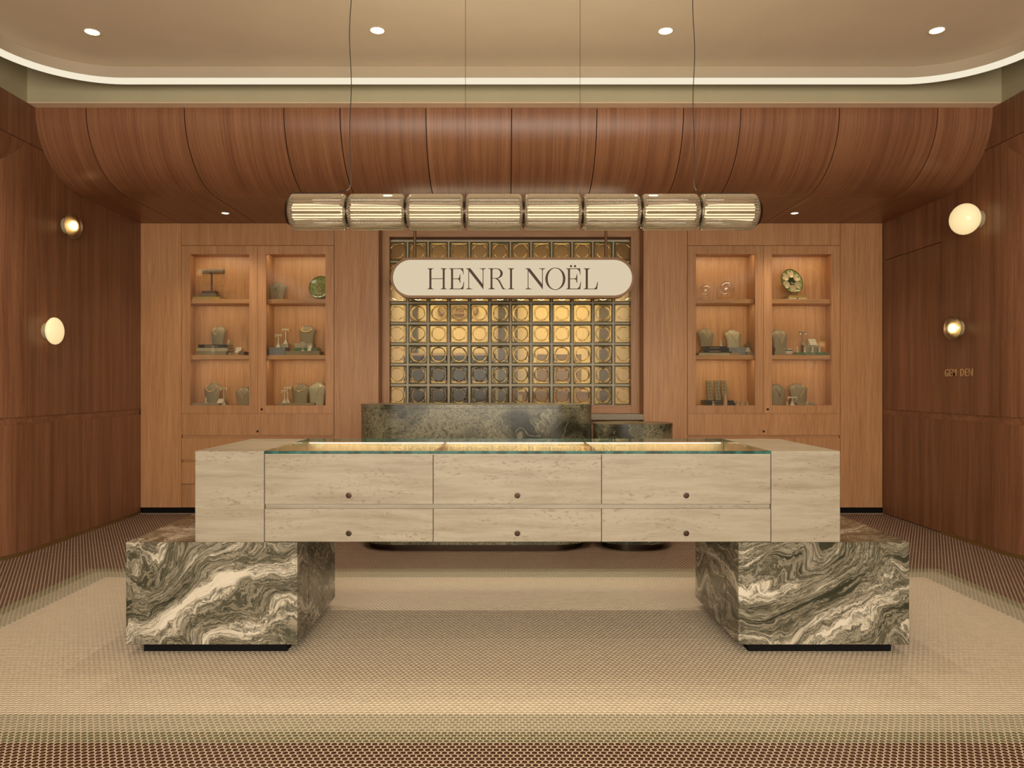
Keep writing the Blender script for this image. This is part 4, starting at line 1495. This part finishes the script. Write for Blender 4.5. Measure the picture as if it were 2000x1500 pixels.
plate(626, 560.5, 7.30, 0.112, 'green majolica leaf plate on the top shelf, cut off by the door stile', 'leaf', 10, -6)
box_(562, 628, 'mid', 684.5, 692.5, 'kraft', 'long grey box under the green book, left cabinet', 0.16, D=7.26)
book(578, 623, 'mid', 678, 684.5, 'bookgreen', 'dark green book under the cream box, left cabinet', 0.13, foil=False)
box_(578, 613, 'mid', 669.5, 678, 'linen', 'cream box under the choker bust, left cabinet', 0.10)
bust(599, 'mid', 634, 669.5, 35, -10, 'grey bust with a gold bead choker on the middle shelf', neck=(0.26, 0.86, 0.0016, 'gold', 'links'), D=7.26, nlabel='gold bead choker on the middle shelf bust')
t = thing('table_mirror', 'small oval table mirror before the choker bust', 'mirror', (ix(591.5, 7.18), 7.18, iz('mid', 684.5)))
part('disc', MB().lathe([(0.001, -0.003), (0.029, -0.003), (0.0295, 0.002), (0.001, 0.003)], 28, 'y', (0, 0, 0.064)), M['mirror'], t, smooth=True, world=False).scale = (1, 1, 1.0)
part('foot', MB().lathe([(0.02, 0.0), (0.018, 0.006), (0.005, 0.010), (0.004, 0.036)], 16), M['white'], t, smooth=True, world=False)
wedge(601, 608, 'mid', 673, 684.5, 'white', 'narrow ivory card right of the oval mirror', D=7.17)
box_(530, 561.5, 'mid', 684.7, 692.5, 'bluegrey', 'lower blue grey box under the earring stands', 0.16)
box_(530, 561.5, 'mid', 677, 684.7, 'bluegrey', 'upper blue grey box under the earring stands', 0.16)
box_(546, 565, 'mid', 669.5, 677, 'linen', 'cream riser box below the taller earring stand', 0.07, D=7.28)
tstand(544, 'mid', 652, 677, 14, 'shorter earring stand on the blue grey boxes', 'white', D=7.20)
tstand(558, 'mid', 640, 669.5, 14, 'taller earring stand on the cream riser', 'white', D=7.28)
box_(548, 619.5, 'bot', 786.5, 791, 'kraft', 'long linen tray under the bottom right earring stands, left cabinet', 0.22, lid=False, name='display_tray', cat='tray')
tstand(556, 'bot', 762, 786.5, 13, 'front earring stand on the long linen tray', 'white', D=7.18)
tstand(562, 'bot', 756, 786.5, 14, 'back earring stand on the long linen tray', 'white', D=7.25)
bust(586, 'bot', 749, 786.5, 39, -10, 'grey bust with a fine gold choker on the long linen tray', neck=(0.30, 0.75, 0.0012, 'gold', 'u'), D=7.28, nlabel='fine gold choker above the long linen tray')
bust(618, 'bot', 747, 791, 38, -14, 'cream bust with a silver pendant at the right end of the bottom shelf', 'linen', neck=(0.50, 0.66, 0.0009, 'silver', 'v'), D=7.21, nlabel='silver double pendant necklace on the cream bust')
# --- right cabinet, left door


def globe(px, py, rad, label):
    D = 7.24
    zt_ = SH1
    t = thing('glass_globe', label, 'glass globe', (Xp(px, D), D, zt_), 0, 'glass globes with gold bases')
    zc = 1.236 + (749 - py) * D / 1450 - zt_ + 0.0
    zc = max(zc, rad + 0.004)
    part('globe', MB().sphere((0, 0, zc), rad, 24), M['globe'], t, smooth='all', world=False)
    for kk, z in enumerate((0.006, 0.022, 0.038)):
        part('hoop', MB().tube([((rad * 0.82) * math.cos(2 * PI * k / 26), (rad * 0.82) * math.sin(2 * PI * k / 26), z) for k in range(27)], 0.0022, 5, cap=False), M['gold'], t, smooth=True, world=False)
    bd = MB()
    for k in range(26):
        a = 2 * PI * k / 26 + (0.1 if k % 2 else 0)
        bd.sphere((rad * 0.9 * math.cos(a), rad * 0.9 * math.sin(a), 0.006 + 0.016 * (k % 3)), 0.0046, 6)
    part('beads', bd, M['gold'], t, smooth=True, world=False, kind='stuff')


globe(1378, 566, 0.058, 'smaller clear glass globe on a gold beaded base')
globe(1418, 563, 0.078, 'larger clear glass globe on a gold beaded base')
book(1360, 1424, 'mid', 688, 692.5, 'linen', 'cream book at the bottom of the stack, right cabinet', 0.2)
book(1370, 1418, 'mid', 681.7, 688, 'bookdark', 'thicker black book in the middle of the stack, right cabinet', 0.17)
book(1373, 1414, 'mid', 675.3, 681.7, 'bookdark', 'shorter black book on top of the stack, right cabinet', 0.16)
bust(1380, 'mid', 640, 675.3, 37, 20, 'grey bust on the black books in the right cabinet', neck=(0.36, 0.55, 0.0008, 'gold', 'v'), nlabel='thin gold chain on the bust above the black books')
cone(1407.5, 'mid', 664, 675.3, 'pale ring cone on the short black book', D=7.2, mat='white')
box_(1424.5, 1441, 'mid', 688, 692.5, 'booktan', 'flat tan box in front of the blue grey boxes', 0.06, D=7.17, lid=False)
box_(1426, 1454, 'mid', 685.5, 692.5, 'bluegrey', 'lower blue grey box under the cream bust', 0.12, D=7.27)
box_(1420, 1454, 'mid', 677, 685.5, 'bluegrey', 'upper blue grey box under the cream bust', 0.12, D=7.27)
bust(1434, 'mid', 642, 677, 37, 16, 'cream bust with layered gold necklaces, right cabinet', 'linen', neck=(0.52, 0.7, 0.0014, 'gold', 'v'), D=7.27, nlabel='layered gold pendant necklace on the cream bust')
box_(1454.5, 1474, 'mid', 685.5, 692.5, 'kraft', 'grey box at the right end of the middle shelf', 0.12)
wedge(1455, 1465, 'mid', 677, 685.5, 'white', 'small ivory card on the grey end box', D=7.21)
wedge(1458, 1468, 'mid', 668.5, 685.5, 'linen_dk', 'taller taupe card behind the ivory one', D=7.27)
book(1374, 1430, 'bot', 786.7, 791, 'bookdark', 'lower black book under the slanted boards', 0.2)
book(1373, 1428, 'bot', 782, 786.7, 'bookdark', 'upper black book under the slanted boards', 0.18)
for px, lb in ((1386.5, 'leftmost of the three slanted grey earring boards'), (1401.5, 'middle one of the three slanted grey earring boards'), (1415, 'rightmost of the three slanted grey earring boards')):
    t = thing('earring_board', lb, 'earring board', (ix(px), DI, iz('bot', 782)), 0, 'slanted earring boards')
    o = part('board', MB().prism([(-0.020, 0.0), (0.032, 0.0), (0.012, 0.195), (-0.036, 0.195)], 'y', -0.006, 0.010), M['kraft'], t, world=False, bevel=0.001)
    for k in range(5):
        z = 0.165 - 0.032 * k
        xc = 0.002 - 0.0055 * (k - 2) * -1
        part('earring', MB().sphere((-0.004 - 0.018 * (z - 0.1) / 0.1, -0.009, z), 0.0048, 6), M['bronze'], t, world=False)
o = part('coral_piece', MB().lathe([(0.020, 0), (0.021, 0.03), (0.016, 0.06), (0.009, 0.10), (0.004, 0.118)], 9), M['coral'], None, smooth=True)
o.location = (ix(1417, 7.13), 7.135, SH0)
tag(o, 'peach coloured upright piece before the slanted boards', 'ornament')
for px, lb in ((1393, 'ring cone before the black books, left of the peach piece'), (1441, 'left ring cone of the three on the bare cabinet floor'), (1449.5, 'middle ring cone of the three on the bare cabinet floor'), (1459.5, 'right ring cone of the three on the bare cabinet floor')):
    cone(px, 'bot', 782.5, 791, lb, D=7.135 if px < 1400 else 7.2, ring='silver')
# --- right cabinet, right door
plate(1546, 548.5, 7.25, 0.122, 'round oyster plate with six shell wells on the top shelf', 'oyster', 14, 18)
t = thing('plate_stand', 'clear plate stand under the oyster plate', 'plate stand', (ix(1546), 7.25, iz('top', 574.5)))
part('foot', MB().box(-0.05, 0.05, -0.03, 0.05, 0, 0.004), M['globe'], t, world=False)
part('ledge', MB().box(-0.05, 0.05, -0.032, -0.022, 0.004, 0.018), M['globe'], t, world=False)
book(1536, 1570, 'top', 574.5, 579, 'bookyellow', 'olive book under the oyster plate', 0.12, foil=False)
box_(1536, 1552, 'top', 579, 583, 'white', 'left ivory box under the olive book', 0.12, lid=False)
box_(1554, 1570.5, 'top', 579, 583, 'white', 'right ivory box under the olive book', 0.12, lid=False)
box_(1508, 1534, 'mid', 685, 692.5, 'kraft', 'lower grey box under the V chain bust', 0.14)
box_(1510, 1533, 'mid', 677.5, 685, 'kraft', 'upper grey box under the V chain bust', 0.12)
bust(1524, 'mid', 642, 677.5, 37, 18, 'grey bust with a gold V chain, right door middle shelf', neck=(0.56, 0.62, 0.0013, 'gold', 'v'), D=7.27, nlabel='gold V chain on the right door middle shelf')
t = thing('bracelet_pillow', 'ivory bracelet pillow with a dark band beside the grey boxes', 'bracelet pillow', (ix(1541, 7.19), 7.19, SH2))
part('cushion', MB().sphere((0, 0, 0.026), 0.036, 14, 1.15, 0.8, 0.72).sphere((0, 0, 0.056), 0.028, 12, 1.05, 0.8, 0.45), M['white'], t, smooth='all', world=False)
part('bracelet', MB().tube([(0.031 * math.cos(2 * PI * k / 20), 0.024 * math.sin(2 * PI * k / 20), 0.046) for k in range(21)], 0.004, 6, cap=False), M['bookdark'], t, smooth=True, world=False)
book(1551, 1611, 'mid', 687, 692.5, 'bookgreen', 'green book titled The SEA lying under the ring cones', 0.16, title='The SEA')
for px, lb in ((1557, 'first ring cone from the left on the green book'), (1572, 'second ring cone from the left on the green book'), (1587, 'third ring cone from the left on the green book'), (1601, 'fourth ring cone from the left on the green book')):
    cone(px, 'mid', 675.5, 687, lb, D=7.195, mat='white', ring='gold')
box_(1567, 1601, 'mid', 672, 687, 'kraft', 'grey riser box behind the ring cones', 0.05, D=7.29)
tstand(1568, 'mid', 645, 672, 14, 'earring stand with silver drops on the grey riser', 'kraft', D=7.29, ear='silver')
wedge(1581, 1595, 'mid', 659, 672, 'white', 'ivory card on the grey riser behind the ring cones', D=7.285)
bust(1520, 'bot', 750, 791, 36, 12, 'grey bust at the left end of the bottom shelf, right door', neck=(0.42, 0.5, 0.0010, 'bronze', 'v'), nlabel='dark pendant chain on the bottom left bust, right door')
box_(1551, 1584, 'bot', 786.5, 791, 'kraft', 'grey tray under the last bust of the right cabinet', 0.16, D=7.27, lid=False, name='display_tray', cat='tray')
bust(1561, 'bot', 749, 786.5, 42, 14, 'grey bust on the grey tray, last of the right cabinet', neck=(0.54, 0.6, 0.0008, 'gold', 'v'), D=7.28, nlabel='fine gold chain on the last bust of the right cabinet')
tstand(1547, 'bot', 774.5, 791, 19, 'wide low earring stand on the bottom shelf, right door', 'white', D=7.17)
cone(1537.5, 'bot', 783, 791, 'ring cone left of the wide low earring stand', D=7.15)
cone(1576, 'bot', 782.5, 791, 'ring cone before the grey tray, right door', D=7.15)
